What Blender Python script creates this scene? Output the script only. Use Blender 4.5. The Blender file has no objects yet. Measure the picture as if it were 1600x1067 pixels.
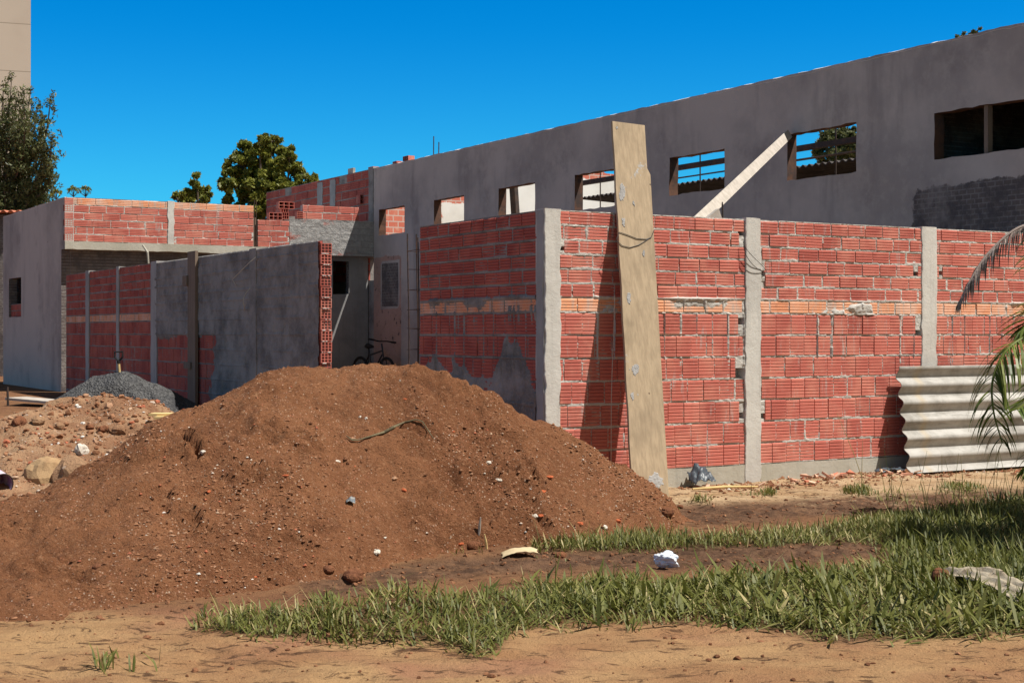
import bpy, math, random
import numpy as np
random.seed(7)
RNG = np.random.default_rng(7)
scene = bpy.context.scene
COL = scene.collection

# ------------------------------------------------------------------ camera maths
F, HX, HY, EYE = 2330.0, 800.0, 520.0, 1.5      # focal length, principal point (photo pixels), eye height
U = (-0.504, 0.8637)                             # street-to-back direction
V = (0.8637, 0.504)                              # along the sunny front

class Fr:
    """A vertical face: origin on plan, direction along it, outward normal."""
    def __init__(s, O, d, n): s.O, s.d, s.n = O, d, n
    def P(s, t, z, e=0.0):
        return (s.O[0]+s.d[0]*t+s.n[0]*e, s.O[1]+s.d[1]*t+s.n[1]*e, z)
    def xy(s, t, e=0.0):
        p = s.P(t, 0, e); return (p[0], p[1])
    def t(s, px, e=0.0):
        k = (px-HX)/F
        ox, oy = s.O[0]+s.n[0]*e, s.O[1]+s.n[1]*e
        return (k*oy-ox)/(s.d[0]-k*s.d[1])
    def pz(s, px, py, e=0.0):
        t = s.t(px, e); Y = s.O[1]+s.d[1]*t+s.n[1]*e
        return t, EYE-(py-HY)/F*Y
    def off(s, e):
        return Fr(s.xy(0, e), s.d, s.n)
neg = lambda a: (-a[0], -a[1])

def gz(x, y):
    """large-scale lie of the land"""
    s = (np.asarray(y, float)-17.0)/11.0
    s = np.clip(s, 0, 1); s = s*s*(3-2*s)
    return 0.32*s

def at(px, py, Y=None):
    """point of the place seen at a photo pixel, on the ground or at distance Y"""
    if Y is None:
        Y = F*EYE/(py-HY)
        for _ in range(20):
            Y = (EYE-float(gz(0, Y)))*F/(py-HY)
    return ((px-HX)/F*Y, Y, EYE-(py-HY)/F*Y)

def sstep(a, b, x):
    s = np.clip((x-a)/(b-a), 0, 1); return s*s*(3-2*s)

# ------------------------------------------------------------------ noise
def _h(ix, iy, seed):
    n = (ix.astype(np.int64)*374761393 + iy.astype(np.int64)*668265263 + seed*1442695041) & 0xffffffff
    n = ((n ^ (n >> 13))*1274126177) & 0xffffffff
    n = (n ^ (n >> 16)) & 0xffff
    return n/65535.0
def vn(x, y, seed=0):
    x = np.asarray(x, float); y = np.asarray(y, float)
    ix = np.floor(x); iy = np.floor(y); fx = x-ix; fy = y-iy
    fx = fx*fx*(3-2*fx); fy = fy*fy*(3-2*fy)
    a = _h(ix, iy, seed); b = _h(ix+1, iy, seed); c = _h(ix, iy+1, seed); d = _h(ix+1, iy+1, seed)
    return (a+(b-a)*fx)+((c+(d-c)*fx)-(a+(b-a)*fx))*fy
def fbm(x, y, seed=0, o=4):
    r = 0; a = .5
    for k in range(o):
        r = r+a*(vn(np.asarray(x)*2**k, np.asarray(y)*2**k, seed+k*17)-.5)*2; a *= .5
    return r                      # about -1..1

# ------------------------------------------------------------------ mesh builder
class MB:
    def __init__(s): s.v, s.f, s.m, s.tn = [], [], [], []
    def add(s, pts, faces, mat=0, tone=0.5):
        b = len(s.v); s.v.extend(pts); s.tn.extend([tone]*len(pts))
        for f in faces: s.f.append(tuple(b+i for i in f)); s.m.append(mat)
    def arr(s, pts, faces, mat=0, tone=None):
        b = len(s.v); s.v.extend(map(tuple, np.asarray(pts, float).tolist()))
        s.tn.extend([0.5]*len(pts) if tone is None else list(np.asarray(tone, float)))
        fs = (np.asarray(faces)+b).tolist()
        s.f.extend(map(tuple, fs)); s.m.extend([mat]*len(fs))
    def box(s, fr, t0, t1, z0, z1, e0, e1, mat=0, tone=.5):
        P = [fr.P(t, z, e) for e in (e0, e1) for z in (z0, z1) for t in (t0, t1)]
        s.add(P, [(0,1,3,2), (4,6,7,5), (0,4,5,1), (2,3,7,6), (0,2,6,4), (1,5,7,3)], mat, tone)
    def tube(s, pts, r, k=8, mat=0, cap=True, tone=.5):
        pts = [np.array(p, float) for p in pts]; n = len(pts)
        rs = r if hasattr(r, '__len__') else [r]*n
        V_ = []; prev = None
        for i, p in enumerate(pts):
            d = pts[min(i+1, n-1)]-pts[max(i-1, 0)]; d /= (np.linalg.norm(d)+1e-9)
            if prev is None:
                a = np.cross(d, (0, 0, 1)) if abs(d[2]) < .9 else np.cross(d, (1, 0, 0))
            else: a = prev-d*np.dot(prev, d)
            a /= (np.linalg.norm(a)+1e-9); b = np.cross(d, a); prev = a
            for j in range(k):
                w = 2*math.pi*j/k
                V_.append(tuple(p+rs[i]*(a*math.cos(w)+b*math.sin(w))))
        fs = [(i*k+j, i*k+(j+1) % k, (i+1)*k+(j+1) % k, (i+1)*k+j) for i in range(n-1) for j in range(k)]
        if cap: fs += [tuple(range(k-1, -1, -1)), tuple((n-1)*k+j for j in range(k))]
        s.add(V_, fs, mat, tone)
    def prism(s, A, vec, mat=0, tone=.5):
        """polygon A (3-D points) pushed along vec"""
        A = [np.array(p, float) for p in A]; n = len(A); vec = np.array(vec, float)
        P = [tuple(p) for p in A]+[tuple(p+vec) for p in A]
        s.add(P, [tuple(range(n)), tuple(range(2*n-1, n-1, -1))]+[(i, i+n, (i+1) % n+n, (i+1) % n) for i in range(n)], mat, tone)
    def build(s, name, mats, parent=None, loc=None, smooth=False, fix=True):
        root = parent
        while root is not None and root.parent is not None: root = root.parent
        base = np.array(root.location if root is not None else (loc if loc is not None else (0, 0, 0)), float)
        me = bpy.data.meshes.new(name)
        vv = (np.asarray(s.v, float)-base)
        me.from_pydata(vv.tolist(), [], s.f)
        for m in (mats if isinstance(mats, (list, tuple)) else [mats]): me.materials.append(m)
        me.polygons.foreach_set('material_index', s.m)
        if smooth: me.polygons.foreach_set('use_smooth', [True]*len(s.f))
        a = me.attributes.new('tone', 'FLOAT', 'POINT'); a.data.foreach_set('value', np.asarray(s.tn, np.float32))
        me.update()
        if fix:
            import bmesh
            bm = bmesh.new(); bm.from_mesh(me); bmesh.ops.recalc_face_normals(bm, faces=bm.faces); bm.to_mesh(me); bm.free()
        o = bpy.data.objects.new(name, me); COL.objects.link(o)
        if parent is not None: o.parent = parent
        else: o.location = base
        return o

def tag(o, label=None, cat=None, group=None, kind=None):
    if label: o['label'] = label
    if label and len(label.split()) > 16: print('LONG', len(label.split()), label)
    if cat: o['category'] = cat
    if group: o['group'] = group
    if kind: o['kind'] = kind
    return o
def thing(name, label, cat, loc=(0, 0, 0), group=None):
    o = bpy.data.objects.new(name, None); COL.objects.link(o); o.location = loc; o.empty_display_size = .2
    return tag(o, label, cat, group)

# ------------------------------------------------------------------ materials
class NT:
    def __init__(s, nt): s.nt = nt; s.c = {}
    def n(s, ty, **kw):
        nd = s.nt.nodes.new(ty)
        for k, v in kw.items():
            if k.startswith('i_'):
                key = k[2:]; key = int(key) if key.isdigit() else key.replace('_', ' ')
                s.put(nd.inputs[key], v)
            else: setattr(nd, k, v)
        return nd
    def put(s, inp, v):
        if isinstance(v, bpy.types.NodeSocket): s.nt.links.new(v, inp)
        elif isinstance(v, bpy.types.Node): s.nt.links.new(v.outputs[0], inp)
        else:
            if hasattr(inp.default_value, '__len__') and len(inp.default_value) == 4 and len(v) == 3: v = (*v, 1)
            inp.default_value = v
    def pos(s):
        if 'p' not in s.c: s.c['p'] = s.n('ShaderNodeNewGeometry').outputs['Position']
        return s.c['p']
    def scaled(s, sc):
        return s.n('ShaderNodeVectorMath', operation='MULTIPLY', i_0=s.pos(), i_1=sc).outputs[0]
    def noise(s, scale, detail=4, rough=.55, vec=None, dist=0):
        nd = s.n('ShaderNodeTexNoise', i_Scale=scale, i_Detail=detail, i_Roughness=rough, i_Distortion=dist)
        s.put(nd.inputs['Vector'], vec if vec is not None else s.pos()); return nd.outputs[0]
    def voro(s, scale, vec=None, feature='F1', out=0, rand=1):
        nd = s.n('ShaderNodeTexVoronoi', feature=feature, i_Scale=scale, i_Randomness=rand)
        s.put(nd.inputs['Vector'], vec if vec is not None else s.pos()); return nd.outputs[out]
    def ramp(s, x, a, b, lo=0., hi=1., sm=True):
        nd = s.n('ShaderNodeMapRange', i_1=a, i_2=b, i_3=lo, i_4=hi); nd.interpolation_type = 'SMOOTHSTEP' if sm else 'LINEAR'
        s.put(nd.inputs[0], x); return nd.outputs[0]
    def mix(s, f, a, b, mode='MIX'):
        nd = s.n('ShaderNodeMix', data_type='RGBA', blend_type=mode)
        s.put(nd.inputs[0], f); s.put(nd.inputs[6], a); s.put(nd.inputs[7], b); return nd.outputs[2]
    def m(s, op, a, b=0.):
        nd = s.n('ShaderNodeMath', operation=op); s.put(nd.inputs[0], a); s.put(nd.inputs[1], b); return nd.outputs[0]
    def attr(s, name='tone', out='Fac'): return s.n('ShaderNodeAttribute', attribute_name=name).outputs[out]
    def xyz(s, i): return s.n('ShaderNodeSeparateXYZ', i_0=s.pos()).outputs[i]
    def bump(s, h, strength=.5, dist=.01, prev=None):
        nd = s.n('ShaderNodeBump', i_Strength=strength, i_Distance=dist, i_Height=h)
        if prev is not None: s.put(nd.inputs['Normal'], prev)
        return nd.outputs[0]
MATS = {}
def mat(name, fn, rough=.85, spec=.3):
    m = bpy.data.materials.new(name); m.use_nodes = True
    t = NT(m.node_tree); b = m.node_tree.nodes['Principled BSDF']
    b.inputs['Roughness'].default_value = rough; b.inputs['Specular IOR Level'].default_value = spec
    r = fn(t, b)
    if r is not None:
        col, nor = r if isinstance(r, tuple) and not hasattr(r, 'node') and len(r) == 2 else (r, None)
        t.put(b.inputs['Base Color'], col)
        if nor is not None: t.put(b.inputs['Normal'], nor)
    MATS[name] = m; return m

def f_brick(ca, cb, cd, smear=(.40, .38, .36), sm=.62, lime=True):
    def fn(t, b):
        c = t.mix(t.attr(), ca, cb)
        c = t.mix(t.ramp(t.noise(3.0, 5), .42, .72), c, cd)
        c = t.mix(t.ramp(t.noise(22, 4, .7), .55, .8, 0, .45), c, (.17, .05, .035))
        if lime:
            st = t.noise(1.0, 5, .7, t.scaled((9, 9, 1.6)))
            c = t.mix(t.ramp(st, sm, sm+.16, 0, .75), c, smear)
            c = t.mix(t.ramp(t.noise(60, 3, .7), .62, .75, 0, .5), c, smear)
        return c, t.bump(t.noise(140, 4, .7), .35, .004)
    return fn
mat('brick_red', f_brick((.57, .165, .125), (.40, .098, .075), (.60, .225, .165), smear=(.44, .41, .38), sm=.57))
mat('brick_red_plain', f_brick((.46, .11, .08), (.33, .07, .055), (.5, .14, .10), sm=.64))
mat('brick_orange', f_brick((.80, .38, .21), (.72, .30, .16), (.80, .50, .37), smear=(.50, .43, .38), sm=.49))
def f_mortar(base, dark, light=None):
    def fn(t, b):
        c = t.mix(t.ramp(t.noise(2.2, 6, .65), .35, .7), base, dark)
        c = t.mix(t.ramp(t.noise(45, 4, .7), .5, .75, 0, .5), c, light or tuple(min(1, x*1.35) for x in base))
        h = t.m('ADD', t.noise(26, 6, .72), t.m('MULTIPLY', t.noise(110, 3), .4))
        return c, t.bump(h, .7, .012)
    return fn
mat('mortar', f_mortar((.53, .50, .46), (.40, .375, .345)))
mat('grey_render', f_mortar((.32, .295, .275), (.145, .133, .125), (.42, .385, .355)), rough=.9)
def f_conc(base, dark, streak=.5):
    def fn(t, b):
        c = t.mix(t.ramp(t.noise(1.4, 6, .6), .35, .7), base, dark)
        c = t.mix(t.ramp(t.noise(1.0, 5, .65, t.scaled((14, 14, .9))), .48, .75, 0, streak), c, tuple(x*.62 for x in base))
        c = t.mix(t.ramp(t.noise(70, 3, .7), .6, .78, 0, .6), c, tuple(x*.5 for x in base))
        c = t.mix(t.ramp(t.voro(34), .02, .09, .7, 0), c, tuple(x*.3 for x in base))
        return c, t.bump(t.m('ADD', t.noise(16, 6, .7), t.m('MULTIPLY', t.noise(120, 3), .35)), .5, .012)
    return fn
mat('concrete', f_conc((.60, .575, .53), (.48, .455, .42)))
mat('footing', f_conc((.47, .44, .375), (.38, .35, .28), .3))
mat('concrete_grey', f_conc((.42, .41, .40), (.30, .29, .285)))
def f_plaster(t, b):
    c = t.mix(t.ramp(t.noise(.42, 6, .6), .38, .62), (.52, .455, .41), (.37, .325, .30))
    c = t.mix(t.ramp(t.noise(1.0, 4, .6, t.scaled((2.2, 2.2, .35))), .5, .78, 0, .7), c, (.25, .22, .208))
    c = t.mix(t.ramp(t.noise(.9, 7, .68), .53, .68, 0, .6), c, (.28, .245, .23))
    c = t.mix(t.ramp(t.noise(5, 5, .7), .45, .75, 0, .4), c, (.58, .51, .455))
    c = t.mix(t.ramp(t.voro(1.3), .012, .035, .8, 0), c, (.06, .055, .06))
    return c, t.bump(t.m('ADD', t.noise(3, 6, .7), t.m('MULTIPLY', t.noise(60, 4, .7), .25)), .35, .02)
mat('plaster', f_plaster, .92, .2)
def f_pink(t, b):
    c = t.mix(t.ramp(t.noise(1.5, 5, .6), .35, .7), (.52, .33, .27), (.42, .27, .22))
    c = t.mix(t.ramp(t.noise(5.5, 5, .75), .57, .66), c, (.10, .065, .06))
    return c, t.bump(t.noise(7, 6, .75), .8, .03)
mat('old_pink_render', f_pink, .95, .1)
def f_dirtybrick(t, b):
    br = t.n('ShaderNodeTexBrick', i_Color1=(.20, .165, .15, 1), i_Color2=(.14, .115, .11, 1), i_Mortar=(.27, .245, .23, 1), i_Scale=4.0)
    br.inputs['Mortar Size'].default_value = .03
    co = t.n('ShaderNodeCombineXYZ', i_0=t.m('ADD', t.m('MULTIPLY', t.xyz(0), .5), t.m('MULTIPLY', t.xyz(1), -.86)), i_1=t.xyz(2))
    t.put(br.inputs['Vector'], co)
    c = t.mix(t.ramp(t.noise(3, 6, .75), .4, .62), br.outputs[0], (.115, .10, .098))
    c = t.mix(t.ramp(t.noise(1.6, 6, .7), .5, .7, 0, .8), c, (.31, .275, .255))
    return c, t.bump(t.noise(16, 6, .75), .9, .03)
mat('dirty_brickwork', f_dirtybrick, .95, .1)
def f_white(t, b):
    c = t.mix(t.ramp(t.noise(.8, 5, .6), .4, .75), (.82, .81, .78), (.66, .63, .58))
    return c, t.bump(t.noise(20, 4), .3, .01)
mat('white_plaster', f_white)
def f_crossbrick(t, b):
    br = t.n('ShaderNodeTexBrick', i_Color1=(.62, .19, .13, 1), i_Color2=(.55, .15, .10, 1), i_Mortar=(.55, .45, .4, 1), i_Scale=1.0)
    br.inputs['Mortar Size'].default_value = .012; br.inputs['Brick Width'].default_value = .25; br.inputs['Row Height'].default_value = .135
    co = t.n('ShaderNodeCombineXYZ', i_0=t.m('ADD', t.m('MULTIPLY', t.xyz(0), V[0]), t.m('MULTIPLY', t.xyz(1), V[1])), i_1=t.xyz(2))
    t.put(br.inputs['Vector'], co)
    return t.mix(t.ramp(t.noise(3, 5, .7), .5, .7, 0, .6), br.outputs[0], (.7, .45, .34)), t.bump(t.noise(20, 5), .5, .02)
mat('lit_brickwork', f_crossbrick)
def f_splat(t, b):
    br = t.noise(1.0, 6, .7, t.scaled((1.1, 1.1, 2.4)))
    rows = t.m('ABSOLUTE', t.m('SUBTRACT', t.m('FRACT', t.m('MULTIPLY', t.xyz(2), 1/.135)), .5))
    c = t.mix(t.ramp(t.noise(9, 6, .75), .35, .7), (.40, .385, .37), (.27, .26, .255))
    c = t.mix(t.ramp(br, .53, .64), c, (.46, .17, .14))
    c = t.mix(t.ramp(rows, .42, .47, 0, .5), c, (.2, .19, .185))
    c = t.mix(t.ramp(t.noise(2.3, 5, .7), .60, .70, 0, .8), c, (.62, .59, .56))
    return c, t.bump(t.noise(14, 6, .8), 1.0, .04)
mat('splattered_mortar', f_splat, .95, .1)

def f_wood(ca, cb, sc, cement=0.):
    def fn(t, b):
        vec = t.scaled(sc)
        g = t.noise(1.0, 6, .65, vec, .4)
        c = t.mix(t.ramp(g, .3, .7), ca, cb)
        c = t.mix(t.ramp(t.noise(2.6, 5, .6), .45, .75, 0, .55), c, tuple(x*.68 for x in cb))
        c = t.mix(t.ramp(t.voro(4.2), .03, .05, .85, 0), c, (.09, .06, .04))
        h = g
        if cement:
            k = t.ramp(t.noise(2.0, 7, .74), cement, cement+.035)
            c = t.mix(k, c, (.40, .395, .385)); h = t.m('ADD', g, t.m('MULTIPLY', k, t.noise(60, 4, .8)))
        return c, t.bump(h, .4, .006)
    return fn
mat('board_wood', f_wood((.45, .345, .23), (.33, .25, .165), (30, 30, 1.1), .66))
mat('plank_wood', f_wood((.50, .45, .40), (.37, .33, .285), (9, 9, 9)))
mat('post_wood', f_wood((.24, .175, .13), (.17, .125, .095), (30, 30, 1.5)))
mat('yellow_wood', f_wood((.70, .52, .24), (.58, .42, .19), (3, 12, 12)))
mat('dark_steel', lambda t, b: t.mix(t.ramp(t.noise(8, 5), .4, .7), (.035, .028, .026), (.075, .045, .032)), .7)
mat('rebar_steel', lambda t, b: t.mix(t.ramp(t.noise(14, 5), .4, .7), (.045, .03, .025), (.10, .05, .032)), .8)
mat('hollow_dark', lambda t, b: (.05, .018, .014), .95, 0.)  # dark cell backs paint in the shade inside hollow bricks
mat('black_rubber', lambda t, b: (.012, .012, .013), .7)
mat('bike_paint', lambda t, b: (.018, .018, .022), .4, .5)
mat('wire_dark', lambda t, b: (.03, .028, .028), .6)
mat('wire_pale', lambda t, b: (.50, .44, .36), .6)
def f_fibro(t, b):
    c = t.mix(t.ramp(t.noise(2.6, 6, .7), .35, .7), (.44, .42, .39), (.25, .235, .21))
    c = t.mix(t.ramp(t.noise(1.0, 5, .7, t.scaled((1.2, 1.2, 16))), .5, .72, 0, .6), c, (.11, .098, .082))
    c = t.mix(t.ramp(t.noise(26, 4, .75), .6, .74, 0, .7), c, (.46, .44, .41))
    c = t.mix(t.attr(), c, (.42, .34, .23))
    return c, t.bump(t.noise(50, 5, .7), .35, .006)
mat('fibre_cement', f_fibro)
mat('old_roofing', lambda t, b: t.mix(t.ramp(t.noise(2, 5, .7), .4, .7), (.075, .065, .062), (.045, .036, .034)), .9)
mat('tile_orange', lambda t, b: t.mix(t.ramp(t.noise(3, 5, .7), .4, .7), (.55, .2, .12), (.38, .12, .075)), .9)
def f_tower(t, b):
    j = t.m('ABSOLUTE', t.m('SUBTRACT', t.m('FRACT', t.m('MULTIPLY', t.m('SUBTRACT', t.xyz(2), 3.0), 1/3.02)), .5))
    c = t.mix(t.ramp(t.noise(.25, 4), .4, .7), (.50, .425, .355), (.46, .385, .32))
    return t.mix(t.ramp(j, .488, .494), c, (.3, .25, .2))
mat('tower_render', f_tower)
# ------------------------------------------------------------------ plan of the site
def line_hit(P, d, px):
    k = (px-HX)/F; t = (k*P[1]-P[0])/(d[0]-k*d[1]); return (P[0]+d[0]*t, P[1]+d[1]*t)
C = line_hit((2.463, 15.1), V, 851)                  # street corner of the yard wall
front = Fr(C, V, neg(U))                             # sunny yard wall
side = Fr(C, U, neg(V))                              # shaded boundary line running back
sB = side.t(101)
B = side.xy(sB)
bfront = Fr(B, V, neg(U))                            # front of the low house
E = bfront.xy(bfront.t(584))
plas = Fr(E, neg(U), neg(V))                         # long plastered wall, t grows towards the street

def ROWS(z):
    r = [(z-.003, z+.168, None)]
    zz = .172
    for k in range(7): r.append((zz+k*.2178, zz+(k+1)*.2178, 'low'))
    zz += 7*.2178
    r.append((zz, zz+.1355, 'orange')); zz += .1355
    for k in range(6): r.append((zz+k*.1355, zz+(k+1)*.1355, 'up'))
    return r[1:]
TOPZ = .172+7*.2178+7*.1355

def ridged(mb, fr, t0, t1, z0, z1, e, k, mat, tone, rng):
    h = z1-z0; p = h/k; pts = [(e-.035, z0), (e, z0)]
    for i in range(k):
        a = z0+p*i; b = a+p
        g = min(.011, p*.36)
        pts += [(e, b-g), (e-.008, b-g*.35)]
        if i < k-1: pts += [(e-.008, b), (e, b+.001)]
    pts += [(e-.035, z1)]
    j = rng.normal(0, .0018, 2); n = len(pts)
    L = [fr.P(t0, z, ee+j[0]) for ee, z in pts]+[fr.P(t1, z, ee+j[1]) for ee, z in pts]
    fs = [(i, i+1, n+i+1, n+i) for i in range(n-1)]+[tuple(range(n-1, -1, -1)), tuple(range(n, 2*n))]
    mb.add(L, fs, mat, tone)

def masonry(mb, fr, t0, t1, rows, seed, th=.15, bias=None, res=.0145, low_w=.196, up_w=.249, top=None, skip=None, rough=1.0, holes=()):
    rng = np.random.default_rng(seed); placed = []
    for (a, b, kind) in rows:
        w = low_w if kind == 'low' else up_w
        k = 6 if kind == 'low' else 4
        x = t0-rng.uniform(0, w)
        while x < t1:
            ww = w*rng.uniform(.94, 1.05); g = rng.choice([.006, .011, .016, .026], p=[.3, .3, .25, .15])
            if kind == 'low': g = rng.choice([.005, .009, .014], p=[.4, .4, .2])
            xa, xb = max(x+g*.5, t0+.002), min(x+ww-g*.5, t1-.002)
            for (ha, hb, hc, hd) in holes:
                if xa < hb and xb > ha and a < hd-.02 and b > hc+.02:
                    if (ha+hb)/2 > (xa+xb)/2: xb = min(xb, ha)
                    else: xa = max(xa, hb)
            if xb-xa > .03 and not (skip and skip((xa+xb)/2, (a+b)/2)):
                za_, zb_ = a+.010+rng.uniform(-.003, .003), b-.010+rng.uniform(-.003, .003); placed.append((xa, xb, za_, zb_))
                ridged(mb, fr, xa, xb, za_, zb_, rng.normal(0, .0022), k,
                       1 if kind == 'orange' else 0, float(np.clip(rng.normal(.45, .27), 0, 1)), rng)
            x += ww
    z0 = rows[0][0]; z1 = rows[-1][1] if top is None else top
    nt = max(2, int((t1-t0)/res)); nz = max(2, int((z1-z0)/(res*.55)))
    tv = np.linspace(t0, t1, nt); zv = np.linspace(z0, z1, nz)
    T, Z = np.meshgrid(tv, zv)
    s = seed*13
    M = np.ones_like(T)
    for (xa, xb, za, zb) in placed:
        i0, i1 = np.searchsorted(tv, (xa+.004, xb-.004)); j0, j1 = np.searchsorted(zv, (za+.003, zb-.003))
        M[j0:j1, i0:i1] = 0
    lo = fbm(T*1.7, Z*2.6, s+9, 3)
    joint = -.0035+rough*(.0065*fbm(T*9, Z*16, s)+.006*fbm(T*38, Z*38, s+5, 2)+.004*lo)
    joint = np.where(vn(T*2.3, np.floor(Z*7.4), s+3) < .2, joint-.009, joint)
    body = -.013+rough*(.009*fbm(T*9, Z*16, s)+.005*fbm(T*38, Z*38, s+5, 2)+.006*lo)
    e = np.where(M > 0, joint, body)
    if bias is not None: e = e+bias(T, Z)
    for (ha, hb, hc, hd) in holes: e = np.where((T > ha-.01) & (T < hb+.01) & (Z > hc) & (Z < hd), -.11+.01*fbm(T*30, Z*30, 5), e)
    e[-1, :] = np.minimum(e[-1, :], 0.0)
    X = fr.O[0]+fr.d[0]*T+fr.n[0]*e; Y = fr.O[1]+fr.d[1]*T+fr.n[1]*e
    P = np.stack([X.ravel(), Y.ravel(), Z.ravel()], 1)
    i = np.arange(nt*nz).reshape(nz, nt)
    fs = np.stack([i[:-1, :-1].ravel(), i[:-1, 1:].ravel(), i[1:, 1:].ravel(), i[1:, :-1].ravel()], 1)
    mb.arr(P, fs, 2)
    mb.box(fr, t0, t1, z0, z1-.004, -th, -.034 if not holes else -.112, 2)

def column(fr, t0, t1, z0, z1, e0, e1, seed, parent, name='concrete_column', m='concrete', jag=.013):
    mb = MB(); n = int((z1-z0)/.03)+2
    prof = [(t0, e0), (t0, e1-.004), (t0+.006, e1), ((t0*2+t1)/3, e1), ((t0+t1*2)/3, e1), (t1-.006, e1), (t1, e1-.004), (t1, e0)]
    k = len(prof); P = []
    for i in range(n):
        z = z0+(z1-z0)*i/(n-1)
        for j, (t, e) in enumerate(prof):
            dt = jag*(1 if j in (1, 2, 5, 6) else .2)*float(fbm(z*9+j//4*37, seed*3.1, seed, 4))*1.6
            de = .003*float(fbm(z*6, t*20, seed+3, 2)) if 0 < j < k-1 else 0
            zz = z+(.012*float(fbm(t*30, seed+.3, seed)) if i == n-1 else 0)
            P.append(fr.P(t+dt, zz, e+de))
    fs = [(i*k+j, i*k+(j+1) % k, (i+1)*k+(j+1) % k, (i+1)*k+j) for i in range(n-1) for j in range(k)]
    fs += [tuple(range(k)), tuple((n-1)*k+j for j in range(k))]
    mb.add(P, fs); return mb.build(name, MATS[m], parent)

def slab_rough(fr, t0, t1, z0, z1, e0, e1, seed, parent, name, m, amp=.006):
    """horizontal member with an uneven face and top"""
    mb = MB(); n = int((t1-t0)/.05)+2; k = 4; P = []
    for i in range(n):
        t = t0+(t1-t0)*i/(n-1)
        a = amp*float(fbm(t*5, seed, seed, 4)); b = amp*float(fbm(t*7, seed+9, seed, 4))
        P += [fr.P(t, z0, e0), fr.P(t, z0+b, e1), fr.P(t, z1+a, e1+b*.4), fr.P(t, z1+a, e0)]
    fs = [(i*k+j, i*k+(j+1) % k, (i+1)*k+(j+1) % k, (i+1)*k+j) for i in range(n-1) for j in range(k)]+[(0, 1, 2, 3), tuple((n-1)*k+j for j in range(4))]
    mb.add(P, fs); return mb.build(name, MATS[m], parent)

def hollow_end(mb, fr, t0, t1, z0, z1, nx, nz, deep=.12, web=.009, tone=.5):
    """end of a hollow brick with its square holes (mat 0 clay, 1 dark inside)"""
    xs = [t0]; w = (t1-t0-web*(nx+1))/nx
    for i in range(nx): xs += [t0+web*(i+1)+w*i, t0+(web+w)*(i+1)]
    xs += [t1]
    zs = [z0]; h = (z1-z0-web*(nz+1))/nz
    for i in range(nz): zs += [z0+web*(i+1)+h*i, z0+(web+h)*(i+1)]
    zs += [z1]
    for i in range(len(xs)-1):
        for j in range(len(zs)-1):
            a, b, c, d = xs[i], xs[i+1], zs[j], zs[j+1]
            q = [fr.P(a, c), fr.P(b, c), fr.P(b, d), fr.P(a, d)]
            if i % 2 and j % 2:
                r = [fr.P(a, c, -deep), fr.P(b, c, -deep), fr.P(b, d, -deep), fr.P(a, d, -deep)]
                mb.add(q+r, [(0, 1, 5, 4), (1, 2, 6, 5), (2, 3, 7, 6), (3, 0, 4, 7)], 0, tone)
                mb.add(r, [(0, 1, 2, 3)], 1)
            else: mb.add(q, [(0, 1, 2, 3)], 0, tone)
    o = [fr.P(t, z, e) for e in (0, -deep-.01) for (t, z) in ((t0, z0), (t1, z0), (t1, z1), (t0, z1))]
    mb.add(o, [(0, 1, 5, 4), (1, 2, 6, 5), (2, 3, 7, 6), (3, 0, 4, 7), (4, 5, 6, 7)], 0, tone)

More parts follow.
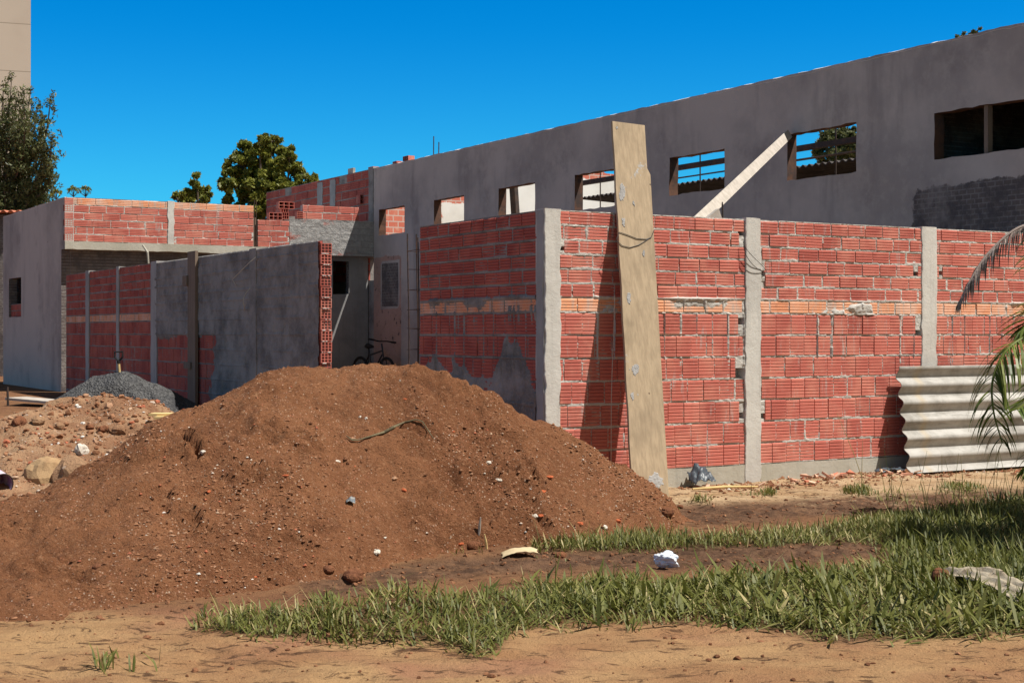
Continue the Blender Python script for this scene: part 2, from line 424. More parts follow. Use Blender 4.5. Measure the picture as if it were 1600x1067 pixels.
def open_wall(mb, fr, t0, t1, z0, z1, ops, th, step=.12, zone=None, jit=.012, seed=1, topjit=.012):
    """wall with window openings; mats 0 face, 1 reveal, 2 back, 3 top"""
    ts = set(np.round(np.arange(t0, t1, step), 4).tolist())|{t0, t1}
    zs = set(np.round(np.arange(z0, z1, step), 4).tolist())|{z0, z1}
    def snap(S, v):
        for q in [q for q in S if abs(q-v) < step*.45 and q not in keep]: S.discard(q)
        S.add(v); keep.add(v)
    keep = {t0, t1, z0, z1}
    for (a, b, c, d) in ops:
        snap(ts, a); snap(ts, b); snap(zs, c); snap(zs, d)
    ts = sorted(ts); zs = sorted(zs); nt, nz = len(ts), len(zs)
    inside = lambda t, z: any(a < t < b and c < z < d for a, b, c, d in ops)
    T, Z = np.meshgrid(ts, zs); J = np.zeros_like(T); JT = np.zeros_like(T)
    for (a, b, c, d) in ops:
        on = ((np.abs(Z-c) < 1e-6) | (np.abs(Z-d) < 1e-6)) & (T >= a-1e-6) & (T <= b+1e-6)
        J[on] += jit*fbm(T[on]*6, Z[on]*3, seed)
        on = ((np.abs(T-a) < 1e-6) | (np.abs(T-b) < 1e-6)) & (Z >= c-1e-6) & (Z <= d+1e-6)
        JT[on] += jit*.7*fbm(Z[on]*6, T[on]*3, seed+3)
    J[-1] = topjit*fbm(T[-1]*5, T[-1]*0+seed, seed, 5)
    zn = zone(T, Z) if zone is not None else np.zeros_like(T)
    def put(e):
        Tt, Zz = T+JT, Z+J
        P = np.stack([(fr.O[0]+fr.d[0]*Tt+fr.n[0]*e).ravel(), (fr.O[1]+fr.d[1]*Tt+fr.n[1]*e).ravel(), Zz.ravel()], 1)
        b = len(mb.v); mb.v.extend(map(tuple, P.tolist())); mb.tn.extend(zn.ravel().tolist()); return b
    b0 = put(0); b1 = put(-th)
    sol = np.array([[not inside((ts[i]+ts[i+1])/2, (zs[j]+zs[j+1])/2) for i in range(nt-1)] for j in range(nz-1)])
    ix = lambda b, j, i: b+j*nt+i
    for j in range(nz-1):
        for i in range(nt-1):
            if not sol[j, i]: continue
            mb.f.append((ix(b0, j, i), ix(b0, j, i+1), ix(b0, j+1, i+1), ix(b0, j+1, i))); mb.m.append(0)
            mb.f.append((ix(b1, j, i), ix(b1, j+1, i), ix(b1, j+1, i+1), ix(b1, j, i+1))); mb.m.append(2)
            for dj, di, p, q in ((-1, 0, (j, i), (j, i+1)), (1, 0, (j+1, i), (j+1, i+1)), (0, -1, (j, i), (j+1, i)), (0, 1, (j, i+1), (j+1, i+1))):
                jj, ii = j+dj, i+di
                if 0 <= jj < nz-1 and 0 <= ii < nt-1 and sol[jj, ii]: continue
                edge = not (0 <= jj < nz-1 and 0 <= ii < nt-1)
                mb.f.append((ix(b0, *p), ix(b0, *q), ix(b1, *q), ix(b1, *p))); mb.m.append(3 if edge else 1)

# ================================================================== sunny yard wall
tc2 = (front.t(1164), front.t(1188)); tc3 = (front.t(1440), front.t(1463)); tcor = front.t(875)
tEnd = (E[0]-C[0])*V[0]+(E[1]-C[1])*V[1]-.02
w1 = thing('brick_wall', 'sunlit red hollow-brick yard wall with one orange course and pale concrete columns, facing the street', 'brick wall', (*C, 0))
def bias_front(T, Z):
    b = np.zeros_like(T)
    zo = (Z > 1.69) & (Z < 1.85)
    b += np.where(zo, .020*sstep(.32, .55, fbm(T*1.5, Z*3, 77)+.4*fbm(T*7, Z*9, 78)), 0)
    top = sstep(1.82, 1.84, Z)*sstep(1.87, 1.845, Z); b += top*.006
    for (a, d) in ((front.t(1040), front.t(1120)),):
        b += .022*sstep(a-.1, a+.2, T)*sstep(d+.3, d-.1, T)*sstep(1.70, 1.79, Z+.05*fbm(T*6, Z*2, 3))*sstep(1.86, 1.84, Z)
    a = front.t(1346); b += .012*(sstep(.17, .1, np.abs(T-a)+.06*fbm(T*9, Z*9, 4)))*sstep(1.70, 1.74, Z)*sstep(1.85, 1.82, Z)
    # grout runs down the upright joints under the orange course
    run = sstep(.25, .6, vn(T*4.2, T*0+2, 21))*sstep(.42, .48, np.abs(((T*5.1) % 1)-.5))
    b += .019*run*sstep(.7, 1.5, Z)*(Z < 1.70)
    return b
rows = ROWS(0)
def _hole(px, py, w, h):
    t, z = front.pz(px, py); return (t-w/2, t+w/2, z-h/2, z+h/2)
HOLES = [_hole(1157, 583, .13, .10), _hole(1157, 502, .06, .06), _hole(1431, 428, .07, .04), _hole(1159, 649, .07, .05), _hole(1192, 650, .07, .05), _hole(1470, 427, .06, .04), _hole(1192, 427, .05, .05), _hole(1434, 520, .08, .05), _hole(1158, 364, .05, .04), _hole(880, 388, .03, .03)]
for k, (a, b) in enumerate(((tcor, tc2[0]), (tc2[1], tc3[0]), (tc3[1], tEnd))):
    mb = MB(); masonry(mb, front, a, b, rows, 11+k, bias=bias_front, holes=HOLES)
    mb.build('brick_panel', [MATS['brick_red'], MATS['brick_orange'], MATS['mortar']], w1)
column(front, 0, tcor, -.2, TOPZ+.01, -.16, .012, 1, w1)
column(front, tc2[0], tc2[1], -.2, TOPZ+.012, -.16, .014, 2, w1)
column(front, tc3[0], tc3[1], -.2, TOPZ+.012, -.16, .010, 3, w1)
for k, (a, b) in enumerate(((tcor, tc2[0]), (tc2[1], tc3[0]), (tc3[1], tEnd))):
    slab_rough(front, a, b, -.25, .168, -.16, .006, 5+k, w1, 'footing', 'footing')
mb = MB()
for c in (tc2,):
    pts = []
    for i in range(26):
        w = i/25; t = c[0]-.05+(c[1]-c[0]+.12)*(.5-.5*math.cos(2*math.pi*min(w*1.0, 1)))
        z = 2.42-.33*math.sin(math.pi*w)+.05*math.sin(5*w)
        pts.append(front.P(t, z, .03+.02*math.sin(9*w)))
    mb.tube(pts, .003, 5)
mb.build('tie_wire', MATS['wire_dark'], w1)

# ================================================================== shaded return wall
sR = side.t(656)
w2 = thing('brick_wall', 'shaded red brick wall between the corner column and bare rebar, dark mortar smeared low down', 'brick wall', side.P(.2, 0))
def bias_ret(T, Z):
    b = np.zeros_like(T)
    n = .25*fbm(T*1.8, Z*1.8, 31)+.08*fbm(T*8, Z*8, 32)
    low = sstep(.05, -.05, Z-.98+n-.1*T)
    tri = sstep(.06, -.03, np.abs(T-.62)-(.42-.3*sstep(.9, 1.5, Z)) + n*.5)*sstep(1.52, 1.40, Z+n)
    b += .024*np.maximum(low, tri)
    b += .023*sstep(.0, .08, Z-1.735+.10*fbm(T*3, Z*0, 33)+.02*fbm(T*20, Z*2, 34))*sstep(1.87, 1.845, Z)*(T < 2.35)
    run = sstep(.40, .47, np.abs(((T*4.9+.3) % 1)-.5))*sstep(.2, .5, vn(T*5, T*0+1, 35))
    b += .019*run*sstep(.9, 1.3, Z)*(Z < 1.72)
    dr = sstep(.15, .4, fbm(T*30, Z*.6, 36))*sstep(1.45, 1.68, Z)*(Z < 1.76)*(T < .95)*(T > .15)
    b += .02*dr
    return b
tcs = side.t(839)
mb = MB(); masonry(mb, side, tcs, sR, rows, 21, bias=bias_ret)
mb.build('brick_panel', [MATS['brick_red_plain'], MATS['brick_orange'], MATS['grey_render']], w2)
column(side, .006, tcs, -.2, TOPZ-.006, -.158, .010, 7, w2, 'concrete_column', 'concrete_grey')
slab_rough(side, tcs, sR, -.25, .168, -.155, .004, 15, w2, 'footing', 'grey_render' if False else 'concrete_grey')

# rebar cage standing in the gap
rc = thing('rebar_cage', 'thin bare steel bars with stirrups standing at the free end of the shaded brick wall', 'rebar', side.P(sR+.22, 0))
for (ds, de) in ((.08, -.02), (.32, -.02), (.08, -.13), (.32, -.13)):
    mb = MB(); s0 = sR+ds
    mb.tube([side.P(s0+.01*math.sin(z*2+ds*9), z, de+.006*math.sin(z*3)) for z in np.linspace(-.1, 2.62+.12*math.sin(ds*50), 14)], .0075, 6)
    mb.build('bar', MATS['rebar_steel'], rc)
for k in range(11):
    z = .25+k*.215; mb = MB(); q = .01*math.sin(k*2.3)
    mb.tube([side.P(sR+a, z+q*(a > .2), e) for (a, e) in ((.08, -.01), (.33, -.01), (.33, -.14), (.075, -.14), (.075, -.015))], .004, 5)
    mb.build('stirrup', MATS['rebar_steel'], rc)

# ================================================================== long dark boundary wall
s0 = side.t(511); s1 = sB-.12
s0 = side.t(501)
w3 = thing('brick_wall', 'long shaded boundary wall, half coated with dark grey render, its cut end showing brick cells', 'brick wall', side.P((s0+s1)/2, 0))
sp = side.t(243)
def bias_dark(T, Z):
    n = .12*fbm(T*1.2, Z*1.6, 41)+.06*fbm(T*6, Z*6, 42)
    on = sstep(.04, -.04, T-sp+.0)
    ex = side.t(330)
    hole = sstep(-.05, .05, 1.42-Z+n)*sstep(-.05, .05, T-ex+n*3)
    thin = .003*fbm(T*1.6, Z*3.5, 45, 5)
    return .028*on*(1-hole)+thin*on
mb = MB(); masonry(mb, side, s0+.02, s1, rows, 31, bias=bias_dark, res=.03)
mb.build('brick_panel', [MATS['brick_red_plain'], MATS['brick_orange'], MATS['grey_render']], w3)
for k, (a, b) in enumerate(((140, 135), (187, 183), (246, 237))):
    column(side, side.t(a), side.t(b), 0, TOPZ+.02, -.14, .02, 50+k, w3, 'concrete_column', 'concrete_grey', .012)
column(side, side.t(403), side.t(392), 0, TOPZ+.004, -.14, .03, 58, w3, 'render_pilaster', 'grey_render', .01)
slab_rough(side, s0+.02, s1, -.2, .168, -.15, .004, 25, w3, 'footing', 'concrete_grey')
endf = Fr(side.xy(s0), V, neg(U))
mb = MB(); z = .17; rng = np.random.default_rng(5); k = 0
while z < TOPZ-.05:
    h = min(.1355, TOPZ-z)
    dx = rng.uniform(-.006, .006)
    hollow_end(mb, endf.off(rng.uniform(-.01, .012)), .004+dx, .146+dx, z+.012, z+h-.004, 3, 3 if h > .1 else 2, tone=rng.uniform(0, 1))
    z += h; k += 1
mb.build('hollow_brick_end', [MATS['brick_red'], MATS['hollow_dark']], w3)
mb = MB(); n = 60                                     # squeezed mortar between the cut bricks
for i in range(n):
    t = rng.uniform(.02, .13); zc = .17+.1355*rng.integers(1, 18)+.004
    if zc > TOPZ-.03: continue
    r = rng.uniform(.008, .022); c = endf.P(t, zc, .004)
    mb.tube([tuple(np.array(c)+np.array(d)*r) for d in ((-.9, 0, .1), (0, -.15, -.1), (.9, 0, .0))], [r*.35, r*.6, r*.3], 6)
mb.build('squeezed_mortar', MATS['mortar'], w3)

tp = thing('timber_post', 'old brown timber post with a nailed block, upright against the dark rendered boundary wall', 'post', side.P(side.t(306), 0, .06))
a, b = side.t(312), side.t(300); _, ztp = side.pz(306, 393)
mb = MB(); mb.box(side, a, b, -.1, ztp, .024, .07); mb.build('post', MATS['post_wood'], tp)
t_, zb = side.pz(300, 447); _, za = side.pz(300, 431)
mb = MB(); mb.box(side, b-.04, b+.16, zb, za, .072, .10); mb.build('block', MATS['post_wood'], tp)
_, zb = side.pz(303, 571); mb = MB(); mb.box(side, b-.2, b+.1, zb-.05, zb+.05, .072, .10); mb.build('block', MATS['post_wood'], tp)
for pts, lab in (([(400, 402), (390, 410), (376, 424), (363, 437), (368, 445), (371, 446)], 'thin pale bent wire curling out high up on the dark rendered wall'),
                 ([(391, 450), (383, 460), (380, 470), (382, 480), (382, 486)], 'short pale curved wire hanging below the longer one on the dark wall')):
    mb = MB(); P = []
    for i, (px, py) in enumerate(pts):
        e = .05+.10*math.sin(math.pi*i/(len(pts)-1)); t, z = side.pz(px, py, e); P.append(side.P(t, z, e))
    mb.tube(P, .006, 6); tag(mb.build('wire', MATS['wire_pale'], None, P[0]), lab, 'wire')

# ================================================================== low unfinished house
hs = thing('unfinished_house', 'low unfinished house with grey plastered flank and bare red brick parapet over a concrete beam', 'house', (*B, .32))
tL = bfront.t(584)
_, zt = bfront.pz(103, 308); _, zbt = bfront.pz(150, 378); _, zbb = bfront.pz(101, 389)
_, zor = bfront.pz(150, 319)
sFar = side.t(5)
t1, wz1 = side.pz(33, 433); t2, _ = side.pz(14, 433); _, wz0 = side.pz(33, 495)
sideH = Fr(B, U, neg(V)); LH = sFar-sB
mb = MB(); open_wall(mb, sideH, 0, LH, -.1, zt, [(t1-sB, t2-sB, wz0, wz1), (0, .27, -.1, zbb)], .18, step=.2, seed=3)
mb.build('side_wall', [MATS['plaster'], MATS['dirty_brickwork'], MATS['plaster'], MATS['mortar']], hs)
_, wzm = side.pz(33, 474)
mb = MB(); mb2 = []
rr = [(wz0, (wz0+wzm)/2, 'up'), ((wz0+wzm)/2, wzm, 'up')]
masonry(mb, sideH.off(-.05), t1-sB+.002, t2-sB-.002, rr, 61, th=.1, res=.03)
mb.build('window_infill', [MATS['brick_red_plain'], MATS['brick_orange'], MATS['grey_render']], hs)
# parapet above the beam
tcol = (bfront.t(262), bfront.t(272)); tgap = (bfront.t(396), bfront.t(403)); tbr = bfront.t(452)
def prow(z0, n, h=.1355, last='up'): return [(z0+i*h, z0+(i+1)*h, 'up') for i in range(n-1)]+[(z0+(n-1)*h, z0+n*h, last)]
nrow = 6; hrow = (zt-zbt)/nrow
pr = prow(zbt, nrow, hrow, 'orange')
for k, (a, b) in enumerate(((.17, tcol[0]), (tcol[1], tgap[0]))):
    mb = MB(); masonry(mb, bfront, a, b, pr, 71+k, th=.14, res=.03, up_w=.36)
    mb.build('brick_parapet', [MATS['brick_red'], MATS['brick_orange'], MATS['mortar']], hs)
mb = MB()
for i in range(nrow):
    z = zbt+i*hrow
    if i % 2 == 0: hollow_end(mb, bfront.off(.002), .0, .16, z+.012, z+hrow-.004, 3, 3)
    else: ridged(mb, bfront, .0, .168, z+.01, z+hrow-.01, .002, 4, 0, .4, np.random.default_rng(1))
mb.box(bfront, 0.002, .168, zbt, zt-.01, -.14, -.14+.002, 2)
mb.build('corner_bricks', [MATS['brick_red'], MATS['hollow_dark'], MATS['mortar']], hs)
column(bfront, tcol[0], tcol[1], zbt, zt+.01, -.14, .012, 81, hs, 'concrete_column', 'concrete', .014)
mb = MB(); mb.box(bfront, tgap[0]+.01, tgap[1]-.01, zbt, zt-.25, -.13, -.05); mb.build('formwork_board', MATS['post_wood'], hs)
mb = MB()
for dt in (.03, .07):
    mb.tube([bfront.P(tgap[1]-dt, z, -.02) for z in (zbt, zt-.1, zt+.12)], .009, 6)
mb.build('starter_bar', MATS['rebar_steel'], hs)
_, zm = bfront.pz(425, 344)
nr2 = 5; h2 = (zm-zbt)/nr2
mb = MB(); masonry(mb, bfront, tgap[1], tbr, prow(zbt, nr2, h2), 75, th=.14, res=.03, up_w=.36)
mb.build('brick_parapet', [MATS['brick_red'], MATS['brick_orange'], MATS['mortar']], hs)
mb = MB(); T, Z = np.meshgrid(np.linspace(tbr+.004, tL-.01, 90), np.linspace(zbb+.02, zm+.05, 40))
e = .004+.012*fbm(T*5, Z*9, 88, 5)
P = np.stack([(bfront.O[0]+bfront.d[0]*T+bfront.n[0]*e).ravel(), (bfront.O[1]+bfront.d[1]*T+bfront.n[1]*e).ravel(), (Z+.02*fbm(T*4, Z*0, 6)*(Z > zm)).ravel()], 1)
i = np.arange(T.size).reshape(T.shape)
mb.arr(P, np.stack([i[:-1, :-1].ravel(), i[:-1, 1:].ravel(), i[1:, 1:].ravel(), i[1:, :-1].ravel()], 1))
mb.box(bfront, tbr+.004, tL-.012, zbb+.025, zm+.03, -.14, -.02)
mb.build('mortared_lintel', MATS['splattered_mortar'], hs)
tt0 = bfront.t(474); 
mb = MB(); masonry(mb, bfront.off(-.02), tt0, tL-.35, prow(zm+.05, 2, .155), 77, th=.14, res=.03, up_w=.36)
mb.build('top_course', [MATS['brick_red'], MATS['brick_orange'], MATS['mortar']], hs)
mb = MB()
hollow_end(mb, bfront.off(-.01), tt0-.14, tt0-.002, zm+.07, zm+.07+.14, 3, 3)
mb.build('course_end', [MATS['brick_red'], MATS['hollow_dark']], hs)
slab_rough(bfront, .0, tbr, zbb, zbt-.002, -.28, .03, 91, hs, 'concrete_beam', 'footing', .012)
mb = MB(); mb.box(bfront, .17, tL-.02, zbb+.04, zbt-.06, -6.0, -.285); mb.build('roof_slab', MATS['concrete_grey'], hs)
# recessed wall under the beam
def f_facade(t, b):
    c1, n1 = f_conc((.30, .29, .285), (.21, .205, .205))(t, b); c2, n2 = f_dirtybrick(t, b)
    return t.mix(t.attr(), c1, c2), n1
mat('facade_grey', f_facade, .95, .1)
rec = bfront.off(-.26)
ta, za = rec.pz(520, 408); tb, zb_ = rec.pz(545, 460)
mb = MB(); open_wall(mb, rec, .18, tL-.02, -.1, zbb+.03, [(ta, tb, zb_, za)], .16, step=.25, seed=9, jit=.02, zone=lambda T, Z: np.where(T < bfront.t(400), 1.0, 0.0))
mb.build('facade_wall', [None, MATS['dirty_brickwork'], MATS['plaster'], MATS['plaster']] if False else [MATS['facade_grey'], MATS['dirty_brickwork'], MATS['plaster'], MATS['plaster']], hs)
mb = MB(); mb.box(rec, .2, tL-.02, -.1, zbb+.03, -5.9, -5.75); mb.build('rear_wall', MATS['dirty_brickwork'], hs)
mb = MB(); q0 = bfront.pz(232, 412, .05); q1 = bfront.pz(222, 388, .05)
mb.tube([bfront.P(q1[0], q1[1]+.06, .1), bfront.P((q0[0]*.5+q1[0]*.5)+.02, (q0[1]+q1[1])/2+.07, .14), bfront.P(q0[0], q0[1]-.2, .10)], [.02, .024, .014], 8)
mb.build('downpipe', MATS['footing'], hs)

# ================================================================== big shed behind
sh = thing('unfinished_shed', 'tall unfinished shed: long grey plastered wall with a row of empty window openings', 'shed', (*E, 0))
ZP = 5.13
ops = []
def op(pl, pr, pyh, pys, z0=None):
    a, zh = plas.pz(pl, pyh); b, _ = plas.pz(pr, pyh)
    zs_ = plas.pz(pl, pys)[1] if z0 is None else z0
    ops.append((a, b, zs_, zh)); return ops[-1]
o1 = op(592, 632, 328, 368); zsill = o1[2]
op(678, 725, 313, 0, zsill); op(779, 836, 295, 0, zsill); op(898, 960, 274, 0, zsill-.02)
op(1046, 1132, 247, 306); op(1230, 1338, 210, 283); op(1460, 1640, 178, 250)
tP1 = (E[0]-C[0])*U[0]+(E[1]-C[1])*U[1]-.005
tp_a = plas.t(612); 
def zone_p(T, Z):
    z = np.zeros_like(T)
    n = .12*fbm(T*1.5, Z*1.5, 51)
    pk = plas.t(640)
    _, zz = plas.pz(600, 400)
    pink = sstep(.08, -.08, Z-zz+n)*sstep(.05, -.05, T-plas.t(616)-.35)
    z -= pink
    a, zh = plas.pz(597, 414); b, _ = plas.pz(622, 414); _, zl = plas.pz(597, 480)
    patch = (T > a) & (T < b) & (Z < zh) & (Z > zl)
    z = np.where(patch, 1.0, z)
    a, zh = plas.pz(1424, 298)
    z += sstep(-.1, .15, T-a+n)*sstep(.15, -.1, Z-zh+n)
    return z
def f_shed(t, b):
    c1, n1 = f_plaster(t, b); c2, n2 = f_dirtybrick(t, b); c3, n3 = f_pink(t, b)
    jn = t.m('MULTIPLY', t.m('SUBTRACT', t.noise(4, 6, .7), .5), 1.1)
    k = t.ramp(t.m('ADD', t.attr(), jn), .42, .58)
    p = t.ramp(t.m('SUBTRACT', jn, t.attr()), .42, .58)
    c = t.mix(p, t.mix(k, c1, c2), c3)
    nn = t.n('ShaderNodeMix', data_type='VECTOR'); t.put(nn.inputs[0], t.m('MAXIMUM', k, p)); t.put(nn.inputs[4], n1); t.put(nn.inputs[5], n2)
    return c, nn.outputs[1]
mat('shed_plaster', f_shed, .92, .2)
mat('window_reveal', lambda t, b: t.mix(t.ramp(t.noise(5, 5, .7), .4, .65), (.13, .065, .042), (.06, .042, .038)), .9)  # reveal colour darkened to stand for shade on the jambs
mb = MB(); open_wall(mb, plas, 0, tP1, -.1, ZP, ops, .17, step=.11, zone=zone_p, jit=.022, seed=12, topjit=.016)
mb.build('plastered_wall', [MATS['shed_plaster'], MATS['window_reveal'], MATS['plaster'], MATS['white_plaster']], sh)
# unplastered length beyond the house front
back = Fr(E, U, neg(V))
tb1 = back.t(416)
mb = MB(); nb = 13; masonry(mb, back, .26, tb1, prow(ZP-nb*.19, nb, .19), 83, th=.15, res=.05, up_w=.42, skip=lambda t, z: vn(np.array(t*1.2), np.array(z*2.), 4) > .9)
mb.build('brick_panel', [MATS['brick_red_plain'], MATS['brick_orange'], MATS['grey_render']], sh)
column(back, .0, .26, zbb, ZP+.03, -.16, .012, 95, sh, 'concrete_column', 'grey_render', .02)
for px in (500, 520):
    t = back.t(px); column(back, t-.16, t+.16, ZP-2.2, ZP-.05, -.1, .012, 96, sh, 'concrete_column', 'concrete_grey', .03)
# cross wall closing the shed at the far end
cx = Fr((E[0]+U[0]*.9+V[0]*.17, E[1]+U[1]*.9+V[1]*.17), V, neg(U))
zc = cx.pz(925, 268)[1]
split = cx.t(690)
mat('cross_wall', lambda t, b: (lambda w, r, k: t.mix(k, w, r))(f_white(t, b)[0], f_crossbrick(t, b)[0],
    t.ramp(t.m('ADD', t.attr(), t.m('MULTIPLY', t.m('SUBTRACT', t.noise(2.5, 5, .7), .5), 1.2)), .45, .55)))
mb = MB()
T, Z = np.meshgrid(np.linspace(0, cx.t(1030), 160), np.linspace(.2, zc, 60))
Zt = ZP-.6+(zc-ZP+.6)*sstep(cx.t(615), cx.t(690), T)
P = np.stack([(cx.O[0]+V[0]*T).ravel(), (cx.O[1]+V[1]*T).ravel(), ((Z+.1*fbm(T*2, Z*0, 3)*(Z > zc-.01))*Zt/zc).ravel()], 1)
_, zr = cx.pz(700, 318)
tn = np.clip(np.maximum(sstep(.3, -.3, T-split), np.maximum(sstep(.25, -.05, np.abs(Z-zr-.25)-.12)*sstep(.6, -.2, T-split-1.0), sstep(zc-.3, zc-.1, Z)*.75)), 0, 1)
i = np.arange(T.size).reshape(T.shape)
mb.arr(P, np.stack([i[:-1, :-1].ravel(), i[:-1, 1:].ravel(), i[1:, 1:].ravel(), i[1:, :-1].ravel()], 1), 0, tn.ravel())
mb.box(cx, 0, cx.t(1030), .2, ZP-.8, -.17, -.01)
mb.build('cross_wall', MATS['cross_wall'], sh)
# roofing and steel inside
def inn(px, py, dv):
    """point on the vertical plane dv metres inside the plastered wall"""
    fr = plas.off(-dv); t, z = fr.pz(px, py); return fr, t, z
fr5, tq, zq = inn(1095, 284, 5.0)
def corr_roof(fr, t0, t1, z, e0, e1, drop, pitch=.18, amp=.025):
    mb = MB(); n = int((t1-t0)/pitch*6); P = []
    for i in range(n+1):
        t = t0+(t1-t0)*i/n; w = amp*math.sin(2*math.pi*(t-t0)/pitch)
        P += [fr.P(t, z+w, e0), fr.P(t, z+w-drop, e1), fr.P(t, z+w-drop+.02, e1), fr.P(t, z+w+.02, e0)]
    fs = [(i*4+j, i*4+(j+1) % 4, i*4+4+(j+1) % 4, i*4+4+j) for i in range(n) for j in range(4)]
    mb.add(P, fs); return mb
tl = fr5.t(905)
corr_roof(fr5, tl, tP1-.3, zq, 0, -6, .25).build('roof_sheeting', MATS['old_roofing'], sh)
tr0 = plas.t(1395)
corr_roof(plas, tr0, tP1-.02, ZP-.30, -.19, -5.0, .1).build('roof_sheeting', MATS['old_roofing'], sh)
for nm, ta0 in (('partition_wall', plas.t(1402)), ('gable_wall', tP1-.18)):  # walls added: gable blocks street sun, partition backs the dark window
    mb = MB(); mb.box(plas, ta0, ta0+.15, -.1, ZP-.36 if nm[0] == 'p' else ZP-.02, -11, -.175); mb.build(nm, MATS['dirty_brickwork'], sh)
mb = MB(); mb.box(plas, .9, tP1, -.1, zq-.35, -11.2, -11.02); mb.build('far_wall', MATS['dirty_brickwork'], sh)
mb = MB(); mb.box(back, .0, tb1, -.1, ZP-13*.19-.002, -.15, -.005); mb.build('lower_wall', MATS['grey_render'], sh)
def truss(frame, t0, t1, zlo, zhi):
    mb = MB(); n = max(2, int((t1-t0)/.7))
    mb.box(frame, t0, t1, zlo-.05, zlo+.05, -.03, .03)
    mb.box(frame, t0, t1, zhi-.03, zhi+.03, -.03, .03)
    for i in range(n):
        a = t0+(t1-t0)*i/n; b = t0+(t1-t0)*(i+1)/n
        mb.tube([frame.P(a, zlo), frame.P((a+b)/2, zhi)], .018, 5); mb.tube([frame.P((a+b)/2, zhi), frame.P(b, zlo)], .018, 5)
    mb.build('roof_truss', MATS['dark_steel'], sh)
f2, ta2, zl2 = inn(1095, 257, 2.6)
mb = MB(); mb.box(f2, f2.t(860), f2.t(1360), zl2-.045, zl2+.045, -.05, .05); mb.build('steel_purlin', MATS['dark_steel'], sh)
for (px, py, dv, r) in ((1090, 274, 3.4, .016), (1290, 244, 2.2, .02)):
    fq, tq2, zq2 = inn(px, py, dv); mb = MB(); mb.tube([fq.P(fq.t(px-75), zq2), fq.P(fq.t(px+70), zq2)], r, 6); mb.build('tie_rod', MATS['dark_steel'], sh)
for px in (1124, 1318, 1560):                            # light lattice trusses
    fq, tq2, zq2 = inn(px, 0, 1.4); hi = ZP-.10; q = fq.t(px)
    mb = MB(); P_ = [fq.P(q-.6+1.6*k/8, hi-.42+.30*math.sin(math.pi*k/16)) for k in range(9)]; mb.tube(P_, .022, 5)
    for k in range(0, 8): mb.tube([P_[k], fq.P(q-.45+1.6*k/8, hi)], .012, 5)
    mb.tube([fq.P(q-.7, hi), fq.P(q+1.2, hi)], .02, 5); mb.build('roof_truss', MATS['dark_steel'], sh)
for px in (938, 1094, 1306):
    fq, tq2, zq2 = inn(px, 300, 3.0); mb = MB(); mb.tube([fq.P(fq.t(px), .2), fq.P(fq.t(px), ZP-.1)], .014, 6); mb.build('hanger_rod', MATS['dark_steel'], sh)
mb = MB(); f8, _, _ = inn(800, 330, .6)
ta_, za_ = f8.pz(797, 292); tb_, zb2 = f8.pz(806, 335)
mb.prism([f8.P(ta_-.06, za_+.2), f8.P(ta_+.14, za_+.2), f8.P(tb_+.22, zb2-1.6), f8.P(tb_+.02, zb2-1.6)], (V[0]*.08, V[1]*.08, 0)); mb.build('raking_prop', MATS['dark_steel'], sh)
tw, zw0 = plas.pz(1536, 245); _, zw1 = plas.pz(1536, 165)
mb = MB(); mb.box(plas, tw-.03, tw+.03, zw0-.06, zw1+.06, -.13, -.05); mb.build('window_post', MATS['post_wood'], sh)
def lit_chip_edge(fr, t0, t1, z, parent, amp=.02, drop=.03, seed=3):  # pale chipped bead added, bevelled to catch sun as a bright line
    n = int((t1-t0)/.05); ts = np.linspace(t0, t1, n); P = []
    for t in ts:
        a = drop+amp*float(fbm(t*4, seed, seed, 5)); b = .01*float(fbm(t*6, seed+4, seed, 4))
        P += [fr.P(t, z-a, .003), fr.P(t, z+.012+b, -.05), fr.P(t, z-.06, -.05)]
    fs = [(i*3+j, i*3+(j+1) % 3, i*3+3+(j+1) % 3, i*3+3+j) for i in range(n-1) for j in range(3)]
    mb = MB(); mb.add(P, fs); mb.build('wall_edge', MATS['white_plaster'], parent)
lit_chip_edge(plas, .02, tP1, ZP, sh)
lit_chip_edge(sideH, .02, LH, zt, hs, .015, .02, 5)
# bars sticking out of the wall head
for px, py in ((672, 213), (680, 222)):
    t, z = plas.pz(px, py); mb = MB(); mb.tube([plas.P(t, ZP-.05, -.08), plas.P(t+.01, z, -.08)], .012, 6); mb.build('starter_bar', MATS['rebar_steel'], sh)

# loose hollow bricks
def loose(fr, t, z, e, w, h, d, lab, ang=0., grp=None):
    a = math.cos(ang); b_ = math.sin(ang)
    dd = (fr.d[0]*a+fr.n[0]*b_, fr.d[1]*a+fr.n[1]*b_); nn = (fr.n[0]*a-fr.d[0]*b_, fr.n[1]*a-fr.d[1]*b_)
    f_ = Fr(fr.xy(t, e), dd, nn); mb = MB()
    rng = np.random.default_rng(int(abs(t*1000+z*77)) % 9999)
    hollow_end(mb, f_, 0, w, z, z+h, 3, 2 if h < w else 3, deep=d, tone=rng.uniform(0, 1))
    return tag(mb.build('hollow_brick', [MATS['brick_red'], MATS['hollow_dark']], None, f_.P(w/2, z, -d/2)), lab, 'brick', grp)
def loose_px(fr, px, py, e, w, h, d, lab, **k):
    t, z = fr.pz(px, py, e); return loose(fr, t, z, e, w, h, d, lab, **k)
ztop2 = zm+.05+.31
pq = bfront
loose(pq, pq.t(421), zm+.012, -.01, .30, .15, .13, 'single brick laid at the left end of the low parapet beside the starter bars')
loose(pq, pq.t(450), zm+.06, -.35, .16, .15, .3, 'brick standing alone end-on at the left of the mortared lintel, cells showing')
zs3 = zm+.03
sb = Fr(pq.xy(pq.t(444), -.62), V, neg(U))
mb = MB(); zq3 = pq.pz(450, 327, -.7)[1]
